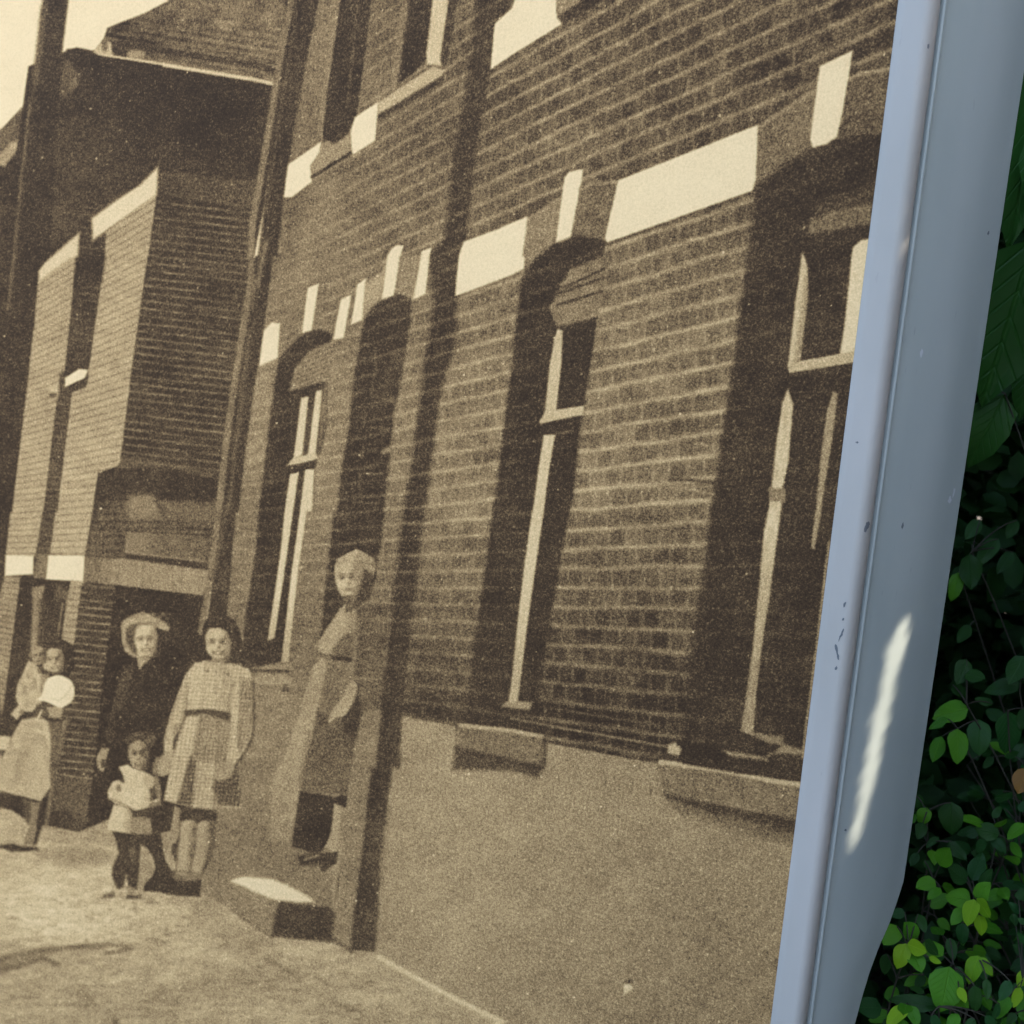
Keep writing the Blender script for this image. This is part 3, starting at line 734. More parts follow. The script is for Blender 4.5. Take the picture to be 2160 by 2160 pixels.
P('G5 562,290 566,200 590,150 650,112 742,70 820,105 885,150 900,215 880,300 840,290 800,210 740,180 660,178 605,200 580,250', lambda X, Y: 0.64 - 0.12 * lerp(X, 748, 775) + .07 * vnoise(X, Y, 6, 6, 2), 2.2, pid=ID_P5)
P('G5 815,230 880,290 900,320 850,400 780,465 745,440 780,370', 0.17, 5, pid=ID_P5)
P('G5 600,560 650,520 655,590 620,600', 0.6, 3, pid=ID_P5)
P('B4 330,175 585,215 690,205 680,300 640,290 590,270 580,400 545,560 470,650 270,590 300,380', 0.085, 3, pid=ID_P5)
P('B4 590,270 642,290 622,560 600,645 520,600 572,480', 0.60, 2.6, pid=ID_P5)
P('B4 315,665 430,640 520,640 622,630 605,722 500,790 480,735 330,732', 0.14, 3, pid=ID_P5)
L('B4 370,690 470,660', 5, 0.48, 3)
# --- the leaning pole in front
P('A1 322,-20 518,-20 465,420 430,900 400,1500 370,1932 A2 290,110 240,600 200,1000 100,1800 A3 75,0 0,640 -60,900 A3 -160,900 A2 -60,1500 0,1000 50,500 90,0 A1 110,1932 180,1200 240,700', lambda X, Y: 0.10 + 0.10 * lerp(X + 0.125 * Y, 108, 88) * lerp(Y, 330, 100) + 0.06 * lerp(X + 0.114 * Y, 106, 84) + 0.015 * vnoise(X, Y, 9, 25, 3), 4, pid=ID_POLE)
L('A1 330,60 270,620', 12, 0.30, 8, a=.7)
L('A1 225,800 170,1250 105,1932 A2 60,400', 5, 0.36, 4, a=.9)
PID[(PID == ID_SKY) & (GY > 300)] = ID_PIPE
PID[(PID == ID_SKY) & (GX + 0.11 * GY > 118)] = ID_SKY2
# stray specks of a part go to the part around them
_seen = np.zeros(PID.shape, bool)
_P = PID.tolist()
_S = _seen.tolist()
for _y in range(CH):
    for _x in range(CW):
        if _S[_y][_x] or _P[_y][_x] == 0:
            continue
        k, st, cells, rim = _P[_y][_x], [(_y, _x)], [], {}
        _S[_y][_x] = True
        while st:
            a, b = st.pop()
            cells.append((a, b))
            for c, d in ((a + 1, b), (a - 1, b), (a, b + 1), (a, b - 1)):
                if 0 <= c < CH and 0 <= d < CW:
                    if _P[c][d] == k:
                        if not _S[c][d]:
                            _S[c][d] = True
                            st.append((c, d))
                    else:
                        rim[_P[c][d]] = rim.get(_P[c][d], 0) + 1
        if len(cells) < 320 and rim:
            m_ = max(rim, key=rim.get)
            for a, b in cells:
                PID[a, b] = m_
# the soft focus of the old lens, then grain
def blur(a, sig):
    r = int(sig * 3) + 1
    k = np.exp(-0.5 * (np.arange(-r, r + 1) / sig) ** 2); k /= k.sum()
    p = np.pad(a, r, mode='edge')
    p = sum(k[i] * p[:, i:i + a.shape[1]] for i in range(2 * r + 1))
    return sum(k[i] * p[i:i + a.shape[0], :] for i in range(2 * r + 1))
TONE = blur(TONE, 0.5) * 0.86 + blur(TONE, 2.4) * 0.08 + blur(TONE, 9.0) * 0.06
TONE += 0.32 * (TONE - blur(TONE, 2.2))
TONE = np.clip(TONE, 0.02, 1)
TONE += np.clip((0.30 - TONE) / 0.25, 0, 1) * (0.022 + 0.035 * vnoise(GX, GY, 85, 70, 31) + 0.02 * vnoise(GX, GY, 30, 40, 32))     # uneven blacks of the old print
_w = 0.30 + 1.1 * np.clip(1 - np.abs(TONE - 0.40) / 0.55, 0, 1)
TONE += _w * (0.026 * vnoise(GX, GY, 60, 44, 23) + 0.024 * vnoise(GX, GY, 19, 15, 24) + 0.022 * vnoise(GX, GY, 8, 8, 22) + 0.022 * vnoise(GX, GY, 4.5, 4.5, 21))
TONE += 0.030 * rng.standard_normal(TONE.shape) * _w + 0.062 * blur(rng.standard_normal(TONE.shape), 0.75) * _w
_dk = np.clip((0.62 - TONE) / 0.4, 0, 1)
TONE += _dk * (0.03 * (rng.exponential(1.0, TONE.shape) - 0.85) + 0.06 * blur(rng.exponential(1.0, TONE.shape) - 0.9, 0.6))                    # light grain in the dark parts
TONE -= np.clip((TONE - 0.25) / 0.3, 0, 1) * np.clip((0.9 - TONE) / 0.2, 0, 1) * 0.030 * (rng.exponential(1.0, TONE.shape) - 0.8)
# dust specks of the old negative
for _ in range(4200):
    sx, sy = rng.uniform(0, 1890), rng.uniform(0, 2155)
    i, j = int(sy * CS), int(sx * CS)
    if i < CH - 1 and j < CW - 1 and TONE[i, j] < 0.55:
        TONE[i:i + rng.integers(1, 3), j:j + rng.integers(1, 3)] += rng.exponential(0.17)
np.clip(TONE, 0, 1, out=TONE)
# ------------------------------------------------------------------ ground
def ground_material():
    m, nt, b, out = new_mat('soil')
    tc = N(nt, 'ShaderNodeTexCoord')
    n1 = N(nt, 'ShaderNodeTexNoise'); n1.inputs['Scale'].default_value = 14; n1.inputs['Detail'].default_value = 8
    n2 = N(nt, 'ShaderNodeTexNoise'); n2.inputs['Scale'].default_value = 90; n2.inputs['Detail'].default_value = 4
    cr = N(nt, 'ShaderNodeValToRGB')
    cr.color_ramp.elements[0].position = 0.3; cr.color_ramp.elements[0].color = (0.018, 0.013, 0.009, 1)
    cr.color_ramp.elements[1].position = 0.75; cr.color_ramp.elements[1].color = (0.060, 0.045, 0.030, 1)
    bp = N(nt, 'ShaderNodeBump'); bp.inputs['Strength'].default_value = 0.7; bp.inputs['Distance'].default_value = 0.02
    nt.links.new(tc.outputs['Object'], n1.inputs['Vector']); nt.links.new(tc.outputs['Object'], n2.inputs['Vector'])
    nt.links.new(n1.outputs[0], cr.inputs[0]); nt.links.new(cr.outputs[0], b.inputs['Base Color'])
    nt.links.new(n2.outputs[0], bp.inputs['Height']); nt.links.new(bp.outputs[0], b.inputs['Normal'])
    b.inputs['Roughness'].default_value = 0.95
    return m
SOIL = ground_material()
gv, gf = [], []
gs = [-120, -40, -14, -6, -3] + list(np.linspace(-2, 3, 41)) + [4, 6, 14, 40, 120]
for y in gs:
    for x in gs:
        near = 1.0 if abs(x) < 4 and abs(y) < 4 else 0.0
        gv.append((x, y, near * (0.02 * math.sin(3.1 * x + 1.3 * y) + 0.015 * math.sin(7.7 * x - 5.1 * y)) - 0.01))
n_ = len(gs)
for j in range(n_ - 1):
    for i in range(n_ - 1):
        gf.append((j * n_ + i, j * n_ + i + 1, (j + 1) * n_ + i + 1, (j + 1) * n_ + i))
tag(mesh_obj('ground', gv, gf, SOIL, smooth=True), kind='structure')

# ------------------------------------------------------------------ information board
PY = Vector((0, 1, 0))
O0 = Vector((0, 0, 0))
X_EDGE = on_plane(1760.6, 1080, O0, PY).x               # right edge of the print
Z_TOP = max(on_plane(0, 0, O0, PY).z, on_plane(1896, 0, O0, PY).z) + 0.05
Z_BOT = min(on_plane(0, 2160, O0, PY).z, on_plane(1626, 2160, O0, PY).z) - 0.05
X_LEFT = min(on_plane(0, 0, O0, PY).x, on_plane(0, 2160, O0, PY).x) - 0.04
print('board', X_LEFT, X_EDGE, Z_BOT, Z_TOP, 'cam', CAM[:])

INK_K = (0.97, 0.795, 0.60)
def print_material():
    m, nt, b, out = new_mat('sepia_print')
    at = N(nt, 'ShaderNodeAttribute', attribute_name='tone')
    tc = N(nt, 'ShaderNodeTexCoord')
    g1 = N(nt, 'ShaderNodeTexNoise'); g1.inputs['Scale'].default_value = 620; g1.inputs['Detail'].default_value = 2
    g2 = N(nt, 'ShaderNodeTexNoise'); g2.inputs['Scale'].default_value = 330; g2.inputs['Detail'].default_value = 1
    mp = N(nt, 'ShaderNodeMapping'); mp.inputs['Location'].default_value = (3.1, 7.7, 1.9)
    nt.links.new(tc.outputs['Object'], g1.inputs['Vector']); nt.links.new(tc.outputs['Object'], mp.inputs['Vector']); nt.links.new(mp.outputs[0], g2.inputs['Vector'])
    def M(op, a, c=None):
        n = N(nt, 'ShaderNodeMath', operation=op)
        for i, v in enumerate((a, c)):
            if v is None: continue
            if isinstance(v, (int, float)): n.inputs[i].default_value = v
            else: nt.links.new(v, n.inputs[i])
        return n.outputs[0]
    t = at.outputs['Fac']
    w = M('MULTIPLY', M('SUBTRACT', 1.05, t), 1.0)                       # bare paper shows little grain
    w = M('MULTIPLY', w, M('ADD', 0.35, M('MULTIPLY', t, 1.7)))
    grain = M('MULTIPLY', M('SUBTRACT', g1.outputs[0], 0.5), 1.05)
    grain = M('ADD', grain, M('MULTIPLY', M('SUBTRACT', g2.outputs[0], 0.5), 0.65))
    speck = M('MULTIPLY', M('MAXIMUM', M('SUBTRACT', g2.outputs[0], 0.66), 0.0), 1.6)
    tt = M('ADD', M('ADD', t, M('MULTIPLY', grain, w)), M('MULTIPLY', speck, w))
    cr = N(nt, 'ShaderNodeValToRGB')
    stops = [(0.0, (55, 48, 42)), (0.12, (72, 62, 52)), (0.25, (100, 87, 69)), (0.5, (155, 138, 108)), (0.75, (204, 187, 149)), (1.0, (244, 232, 198))]
    el = cr.color_ramp.elements
    while len(el) < len(stops):
        el.new(0.5)
    for e, (p, c) in zip(el, stops):
        e.position = p
        l = srgb(*c)
        e.color = (l[0] * INK_K[0], l[1] * INK_K[1], l[2] * INK_K[2], 1)
    nt.links.new(tt, cr.inputs[0]); nt.links.new(cr.outputs[0], b.inputs['Base Color'])
    b.inputs['Roughness'].default_value = 0.55
    b.inputs['Specular IOR Level'].default_value = 0.06
    return m
PRINT = print_material()

BLUEGREY = (0.372, 0.362, 0.340)
def paint_metal(name, base, rough=0.42):
    m, nt, b, out = new_mat(name)
    tc = N(nt, 'ShaderNodeTexCoord')
    n1 = N(nt, 'ShaderNodeTexNoise'); n1.inputs['Scale'].default_value = 9; n1.inputs['Detail'].default_value = 5
    n2 = N(nt, 'ShaderNodeTexNoise'); n2.inputs['Scale'].default_value = 160; n2.inputs['Detail'].default_value = 3
    n3 = N(nt, 'ShaderNodeTexNoise'); n3.inputs['Scale'].default_value = 1200; n3.inputs['Detail'].default_value = 2
    mp = N(nt, 'ShaderNodeMapping'); mp.inputs['Scale'].default_value = (1, 1, 0.25)
    for n in (n1, n2):
        nt.links.new(mp.outputs[0], n.inputs['Vector'])
    nt.links.new(tc.outputs['Object'], mp.inputs['Vector']); nt.links.new(tc.outputs['Object'], n3.inputs['Vector'])
    cr = N(nt, 'ShaderNodeValToRGB')
    cr.color_ramp.elements[0].position = 0.32; cr.color_ramp.elements[0].color = (base[0] * 0.84, base[1] * 0.87, base[2] * 0.86, 1)
    cr.color_ramp.elements[1].position = 0.68; cr.color_ramp.elements[1].color = (*[c * 1.06 for c in base], 1)
    nt.links.new(n1.outputs[0], cr.inputs[0])
    mx = N(nt, 'ShaderNodeMix', data_type='RGBA')
    rg = N(nt, 'ShaderNodeMapRange'); rg.inputs['From Min'].default_value = 0.70; rg.inputs['From Max'].default_value = 0.80; rg.inputs['To Max'].default_value = 0.5
    nt.links.new(n2.outputs[0], rg.inputs[0]); nt.links.new(rg.outputs[0], mx.inputs['Factor'])
    nt.links.new(cr.outputs[0], mx.inputs['A']); mx.inputs['B'].default_value = (base[0] * 0.5, base[1] * 0.52, base[2] * 0.5, 1)
    nt.links.new(mx.outputs['Result'], b.inputs['Base Color'])
    r2 = N(nt, 'ShaderNodeMapRange'); r2.inputs['To Min'].default_value = rough - 0.08; r2.inputs['To Max'].default_value = rough + 0.16
    nt.links.new(n1.outputs[0], r2.inputs[0]); nt.links.new(r2.outputs[0], b.inputs['Roughness'])
    bp = N(nt, 'ShaderNodeBump'); bp.inputs['Strength'].default_value = 0.12; bp.inputs['Distance'].default_value = 0.001
    nt.links.new(n3.outputs[0], bp.inputs['Height']); nt.links.new(bp.outputs[0], b.inputs['Normal'])
    b.inputs['Specular IOR Level'].default_value = 0.5
    return m
METAL = paint_metal('grey_painted_metal', BLUEGREY)
METAL2 = paint_metal('grey_painted_post', (0.310, 0.348, 0.340), 0.36)
DARKGAP, _nt, _b, _o = new_mat('dark_groove'); _b.inputs['Base Color'].default_value = (0.02, 0.022, 0.025, 1); _b.inputs['Roughness'].default_value = 0.8
CHIP, _nt, _b, _o = new_mat('bare_primer'); _b.inputs['Base Color'].default_value = (0.10, 0.115, 0.13, 1); _b.inputs['Roughness'].default_value = 0.75
SCUFF, _nt, _b, _o = new_mat('scuffed_paint'); _b.inputs['Base Color'].default_value = (0.46, 0.49, 0.52, 1); _b.inputs['Roughness'].default_value = 0.7

board = empty('information_board', (0, 0.05, 0))
tag(board, 'information board with a sepia street photograph in a blue-grey metal frame', 'information board')

def bpart(name, verts, faces, mat, smooth=False, parent=None):
    o = mesh_obj(name, verts, faces, mat, None, smooth)
    par = parent or board
    o.parent = par
    if parent is None:
        o.matrix_parent_inverse = Matrix.Translation((0, -0.05, 0))
    return o

# the print: a fine sheet of points that carries the tone of the ink
cx_px = np.concatenate([np.arange(-420, 0, 14.0), np.arange(0, 1760.6, 2.25), [1760.6]])
xs = np.array([on_plane(p, 1080, O0, PY).x for p in cx_px])
xs = xs[xs > X_LEFT]
zs = np.linspace(Z_BOT, Z_TOP, int((Z_TOP - Z_BOT) / 0.00115))
XX, ZZ = np.meshgrid(xs, zs)
px, py = project(XX, np.zeros_like(XX), ZZ)
def fold(v, lo, hi, band):
    """outside the seen part the print goes on with the tones along its edge"""
    pp = lambda d: band - np.abs(np.mod(d, 2 * band) - band)
    return np.where(v > hi, hi - pp(v - hi), np.where(v < lo, lo + pp(lo - v), v))
def sample(px, py):
    u = np.clip(fold(px, 1, 1905, 90) * CS - 0.5, 0, CW - 1.001)
    v = np.clip(fold(py, 1, 2155, 70) * CS - 0.5, 0, CH - 1.001)
    i, j = np.floor(v).astype(int), np.floor(u).astype(int)
    fu, fv = u - j, v - i
    return (TONE[i, j] * (1 - fu) + TONE[i, j + 1] * fu) * (1 - fv) + (TONE[i + 1, j] * (1 - fu) + TONE[i + 1, j + 1] * fu) * fv
tone_v = sample(px, py)
nr, nc = XX.shape
cx_, cy_ = (px[:-1, :-1] + px[1:, 1:]) / 2, (py[:-1, :-1] + py[1:, 1:]) / 2
inside = (cx_ >= 0) & (cy_ >= 0) & (cy_ < 2158)
pid_f = np.where(inside, PID[np.clip((cy_ * CS).astype(int), 0, CH - 1), np.clip((cx_ * CS).astype(int), 0, CW - 1)], 0)
idx = np.arange(nr * nc).reshape(nr, nc)
quads = np.stack([idx[:-1, :-1], idx[:-1, 1:], idx[1:, 1:], idx[1:, :-1]], -1).reshape(-1, 4)
pid_f = pid_f.ravel()
VCO = np.stack([XX.ravel(), np.zeros(nr * nc), ZZ.ravel()], 1)
TV = tone_v.ravel()
def print_piece(name, q, parent):
    used, inv = np.unique(q, return_inverse=True)
    me = bpy.data.meshes.new(name)
    me.vertices.add(len(used)); me.vertices.foreach_set('co', VCO[used].ravel().astype(np.float32))
    me.loops.add(q.size); me.loops.foreach_set('vertex_index', inv.ravel().astype(np.int32))
    me.polygons.add(len(q)); me.polygons.foreach_set('loop_start', np.arange(0, q.size, 4, dtype=np.int32))
    me.update(calc_edges=True)
    a = me.attributes.new('tone', 'FLOAT', 'POINT'); a.data.foreach_set('value', TV[used].astype(np.float32))
    me.materials.append(PRINT)
    o = bpy.data.objects.new(name, me); COL.objects.link(o); o.parent = parent
    return o
photo = print_piece('photo_print', quads[pid_f == 0], board)
photo.matrix_parent_inverse = Matrix.Translation((0, -0.05, 0))
photo['label'] = 'sepia print of a brick street with people outside their houses'
for k, (nm, lab) in PRINT_PARTS.items():
    q = quads[pid_f == k]
    if len(q):
        o = print_piece(nm, q, photo)
        o['label'] = lab
del XX, ZZ, px, py, VCO, quads, idx

def sweep(profile, z0, z1, nz=2):
    """a cross-section in x, y drawn up from z0 to z1"""
    vs_, fs_ = [], []
    m = len(profile)
    for k in range(nz):
        z = z0 + (z1 - z0) * k / (nz - 1)
        vs_ += [(p[0], p[1], z) for p in profile]
    for k in range(nz - 1):
        for i in range(m - 1):
            fs_.append((k * m + i, k * m + i + 1, (k + 1) * m + i + 1, (k + 1) * m + i))
    return vs_, fs_

ALPHA = math.radians(25)
H = Vector((math.sin(ALPHA), math.cos(ALPHA), 0))         # the post's side runs back along H
HN = Vector((math.cos(ALPHA), -math.sin(ALPHA), 0))       # and faces HN
LIPY = -0.0016
x_lip = on_plane(1810, 1080, Vector((0, LIPY, 0)), PY).x
RHO = 0.0090
prof = [(X_EDGE, 0.004), (X_EDGE, LIPY + 0.0006), (X_EDGE + 0.0006, LIPY), (X_EDGE + 0.008, LIPY), (x_lip - 0.006, LIPY), (x_lip, LIPY)]
turn = math.pi / 2 - ALPHA
for k in range(1, 11):
    a = turn * k / 10
    prof.append((x_lip + RHO * math.sin(a), LIPY + RHO * (1 - math.cos(a))))
end = Vector((prof[-1][0], prof[-1][1], 0))
e2 = end + H * 0.0075
prof.append((e2.x, e2.y))
e3 = e2 - HN * 0.0012 + H * 0.0007
prof.append((e3.x, e3.y))
e4 = e3 - HN * 0.010
prof.append((e4.x, e4.y))
ZF0, ZF1 = Z_BOT - 0.055, Z_TOP + 0.055
v_, f_ = sweep(prof, ZF0, ZF1, 40)
frame_right = bpart('frame_rail', v_, f_, METAL, True)
xm = (X_LEFT + X_EDGE) / 2
v_, f_ = sweep([(2 * xm - p[0], p[1]) for p in prof][::-1], ZF0, ZF1, 8)
bpart('frame_rail', v_, f_, METAL, True)
for zc, sg in ((Z_TOP, 1), (Z_BOT, -1)):
    pr = [(0.004, 0), (LIPY - 0.0005, 0), (LIPY - 0.0005, sg * 0.030), (0.002, sg * 0.045), (0.03, sg * 0.050)]
    vv = [(x, y, zc + dz) for x in (X_LEFT - 0.012, X_EDGE + 0.012) for (y, dz) in pr]
    m = len(pr)
    ff = [(i, i + 1, m + i + 1, m + i) if sg < 0 else (i + 1, i, m + i, m + i + 1) for i in range(m - 1)]
    bpart('frame_rail', vv, ff, METAL)
# backing sheet
def box(x0, x1, y0, y1, z0, z1):
    v = [(x, y, z) for z in (z0, z1) for y in (y0, y1) for x in (x0, x1)]
    f = [(0, 2, 3, 1), (4, 5, 7, 6), (0, 1, 5, 4), (2, 6, 7, 3), (0, 4, 6, 2), (1, 3, 7, 5)]
    return v, f
v_, f_ = box(X_LEFT - 0.01, X_EDGE + 0.002, 0.0012, 0.006, Z_BOT - 0.03, Z_TOP + 0.03)
bpart('backing_sheet', v_, f_, METAL2)

# the post: a bowed metal side behind the frame rail, with a rolled front edge, cut away in a curve at its foot
GAP = 0.0052
G0 = end + H * (0.0075 + GAP)
def s_of(px, py):
    p = on_plane(px, py, G0, HN)
    return (p - G0).dot(H), p.z
outline = [s_of(2185.6 - 0.149 * y, y) for y in (-260, 0, 540, 1080, 1620, 1860)] + [s_of(*q) for q in ((1894, 1905), (1878, 1950), (1858, 1995), (1838, 2048), (1822, 2100), (1806, 2160), (1796, 2200))]
outline.sort(key=lambda q: q[1])
oz = np.array([q[1] for q in outline]); os_ = np.array([q[0] for q in outline])
print('side widths', outline)
S_LEG = max(0.03, os_[0])
zrows = np.concatenate([np.linspace(-0.06, oz[0] - 0.02, 12), np.linspace(oz[0], oz[8], 60), np.linspace(oz[8] + 0.02, oz[-1], 40)])
def s_max(z):
    return S_LEG if z < oz[0] else float(np.interp(z, oz, os_))
NS = 14
def post_mesh(flip=False):
    vv, ff, m = [], [], 0
    for z in zrows:
        sm_ = s_max(z)
        row = [(0.0, -0.010), (0.0, -0.0012), (0.0006, 0.0002), (0.0020, 0.0008), (0.0036, 0.0002), (0.0046, -0.0006), (0.0060, -0.0008)]
        for k in range(1, NS + 1):
            t = k / NS
            s = 0.006 + (sm_ - 0.0085) * t
            row.append((s, -0.0008 + 0.0035 * math.sin(math.pi * t) * min(1, sm_ / 0.1)))
        row += [(sm_ - 0.0012, -0.0007), (sm_, -0.0020), (sm_ + 0.0002, -0.0045), (sm_ - 0.004, -0.006), (0.006, -0.006)]
        m = len(row)
        for s, h in row:
            p = G0 + H * s + HN * h
            vv.append((2 * xm - p.x if flip else p.x, p.y, z))
    for j in range(len(zrows) - 1):
        for i in range(m - 1):
            q = (j * m + i, j * m + i + 1, (j + 1) * m + i + 1, (j + 1) * m + i)
            ff.append(q[::-1] if flip else q)
    return vv, ff
v_, f_ = post_mesh()
post = bpart('side_post', v_, f_, METAL2, True)
v_, f_ = post_mesh(True)
bpart('side_post', v_, f_, METAL2, True)
# dark strip in the groove between rail and post
for flip in (False, True):
    a, b = e2 - HN * 0.006, G0 - HN * 0.006 + H * 0.002
    pr = [(a.x, a.y), (b.x, b.y)]
    if flip:
        pr = [(2 * xm - q[0], q[1]) for q in pr][::-1]
    v_, f_ = sweep(pr, ZF0, ZF1)
    bpart('groove_strip', v_, f_, DARKGAP)
# paint chips on the rail's bend and small marks on the post
from mathutils.bvhtree import BVHTree
def bvh(o):
    return BVHTree.FromPolygons([v.co for v in o.data.vertices], [tuple(p.vertices) for p in o.data.polygons])
BV = {'r': bvh(frame_right), 'p': bvh(post)}
chips = [('r', 1827, 1113, 4.5, 15, 0), ('r', 1832, 1106, 2.6, 8, 0), ('r', 1781, 1276, 4, 8, 0), ('r', 1779, 1306, 2.4, 4.5, 0), ('r', 1774, 1340, 3.2, 12, .3), ('r', 1765, 1372, 3.2, 12, -.3),
         ('r', 1768, 1388, 2.4, 7, -.2), ('r', 1764, 1410, 2.8, 5, 0), ('r', 1958, 98, 2.0, 6, 0), ('r', 1809, 933, 4, 2.2, 0),
         ('p', 1904, 1108, 2.2, 8, 0), ('p', 1784, 1751, 2.8, 2.8, 0), ('p', 2085, 492, 2.6, 5, 0),
         ('ps', 1944, 745, 3, 10, 0), ('ps', 2004, 1054, 4, 7, 0), ('ps', 2012, 1040, 2, 12, 0)]
for kind, cx, cy, rx, ry, rot in chips:
    tree = BV[kind[0]]
    ring, ok = [], True
    n = 13
    for k in range(n):
        a = 2 * math.pi * k / n
        rr = random.uniform(0.5, 1.25)
        dx, dy = math.cos(a) * rx * rr, math.sin(a) * ry * rr
        dx -= dy * 0.13
        hit = tree.ray_cast(CAM, ray(cx + dx * math.cos(rot) - dy * math.sin(rot), cy + dy))
        if hit[0] is None:
            ok = False; break
        ring.append(hit[0] - ray(cx, cy) * 0.00035)
    hit = tree.ray_cast(CAM, ray(cx, cy))
    if not ok or hit[0] is None:
        continue
    ring.append(hit[0] - ray(cx, cy) * 0.0005)
    inv = frame_right if kind[0] == 'r' else post
    ch = mesh_obj('paint_chip', ring, [(k, (k + 1) % n, n) for k in range(n)], SCUFF if kind.endswith('s') else CHIP, inv)
# ------------------------------------------------------------------ plants behind the board
def leaf_material(name, c0, c1, trans=0.25, rough=0.42, obj_random=True):
    m, nt, b, out = new_mat(name)
    cr = N(nt, 'ShaderNodeValToRGB')
    cr.color_ramp.elements[0].color = (*c0, 1); cr.color_ramp.elements[1].color = (*c1, 1)
    tc = N(nt, 'ShaderNodeTexCoord')
    ns = N(nt, 'ShaderNodeTexNoise'); ns.inputs['Scale'].default_value = 2.2 if obj_random else 30; ns.inputs['Detail'].default_value = 3
    nt.links.new(tc.outputs['Object'], ns.inputs['Vector'])
    add = N(nt, 'ShaderNodeMath', operation='MULTIPLY_ADD'); add.inputs[1].default_value = 0.55 if obj_random else 1.6; add.inputs[2].default_value = 0.0 if obj_random else -0.3
    nt.links.new(ns.outputs[0], add.inputs[0])
    last = add.outputs[0]
    if obj_random:
        oi = N(nt, 'ShaderNodeObjectInfo')
        a2 = N(nt, 'ShaderNodeMath', operation='MULTIPLY_ADD'); a2.inputs[1].default_value = 0.8; a2.inputs[2].default_value = -0.15
        nt.links.new(oi.outputs['Random'], a2.inputs[0])
        a3 = N(nt, 'ShaderNodeMath', operation='ADD'); nt.links.new(last, a3.inputs[0]); nt.links.new(a2.outputs[0], a3.inputs[1])
        last = a3.outputs[0]
        # paler midrib and side veins
        sx = N(nt, 'ShaderNodeSeparateXYZ'); nt.links.new(tc.outputs['Object'], sx.inputs[0])
        ab = N(nt, 'ShaderNodeMath', operation='ABSOLUTE'); nt.links.new(sx.outputs['X'], ab.inputs[0])
        mr = N(nt, 'ShaderNodeMapRange'); mr.inputs['From Min'].default_value = 0.006; mr.inputs['From Max'].default_value = 0.028; mr.inputs['To Min'].default_value = 0.30; mr.inputs['To Max'].default_value = 0.0
        nt.links.new(ab.outputs[0], mr.inputs[0])
        v1 = N(nt, 'ShaderNodeMath', operation='MULTIPLY_ADD'); v1.inputs[1].default_value = -0.9; nt.links.new(ab.outputs[0], v1.inputs[0]); nt.links.new(sx.outputs['Y'], v1.inputs[2])
        v2 = N(nt, 'ShaderNodeMath', operation='PINGPONG'); v2.inputs[1].default_value = 0.075; nt.links.new(v1.outputs[0], v2.inputs[0])
        v3 = N(nt, 'ShaderNodeMapRange'); v3.inputs['From Min'].default_value = 0.0; v3.inputs['From Max'].default_value = 0.016; v3.inputs['To Min'].default_value = 0.14; v3.inputs['To Max'].default_value = 0.0
        nt.links.new(v2.outputs[0], v3.inputs[0])
        a4 = N(nt, 'ShaderNodeMath', operation='ADD'); nt.links.new(mr.outputs[0], a4.inputs[0]); nt.links.new(v3.outputs[0], a4.inputs[1])
        a5 = N(nt, 'ShaderNodeMath', operation='ADD'); nt.links.new(last, a5.inputs[0]); nt.links.new(a4.outputs[0], a5.inputs[1])
        last = a5.outputs[0]
        bp = N(nt, 'ShaderNodeBump'); bp.inputs['Strength'].default_value = 0.35; bp.inputs['Distance'].default_value = 0.02; bp.invert = True
        nt.links.new(a4.outputs[0], bp.inputs['Height']); nt.links.new(bp.outputs[0], b.inputs['Normal'])
    nt.links.new(last, cr.inputs[0]); nt.links.new(cr.outputs[0], b.inputs['Base Color'])
    b.inputs['Roughness'].default_value = rough
    b.inputs['Specular IOR Level'].default_value = 0.15
    tr = N(nt, 'ShaderNodeBsdfTranslucent'); nt.links.new(cr.outputs[0], tr.inputs['Color'])
    mx = N(nt, 'ShaderNodeMixShader'); mx.inputs[0].default_value = trans
    nt.links.new(b.outputs[0], mx.inputs[1]); nt.links.new(tr.outputs[0], mx.inputs[2]); nt.links.new(mx.outputs[0], out.inputs['Surface'])
    return m
LM = {'bright': leaf_material('young_leaf', (0.095, 0.235, 0.008), (0.21, 0.38, 0.014), 0.3),
      'mid': leaf_material('green_leaf', (0.036, 0.15, 0.009), (0.078, 0.235, 0.013)),
      'blue': leaf_material('bluish_leaf', (0.010, 0.050, 0.012), (0.025, 0.092, 0.019)),
      'dark': leaf_material('shade_toned_leaf', (0.010, 0.040, 0.008), (0.021, 0.072, 0.012)),  # canopy shade put into a darker leaf green
      'big': leaf_material('broad_leaf', (0.012, 0.055, 0.008), (0.025, 0.090, 0.013)),
      'brown': leaf_material('withered_leaf', (0.13, 0.06, 0.015), (0.24, 0.13, 0.03), 0.15)}
HEDGE = leaf_material('hedge_leaf', (0.006, 0.024, 0.005), (0.017, 0.055, 0.010), 0.2, 0.6, False)
TWIG, _nt, _b, _o = new_mat('twig_bark')
_n = N(_nt, 'ShaderNodeTexNoise'); _n.inputs['Scale'].default_value = 60
_c = N(_nt, 'ShaderNodeValToRGB'); _c.color_ramp.elements[0].color = (0.010, 0.009, 0.006, 1); _c.color_ramp.elements[1].color = (0.042, 0.036, 0.020, 1)
_nt.links.new(_n.outputs[0], _c.inputs[0]); _nt.links.new(_c.outputs[0], _b.inputs['Base Color']); _b.inputs['Roughness'].default_value = 0.85

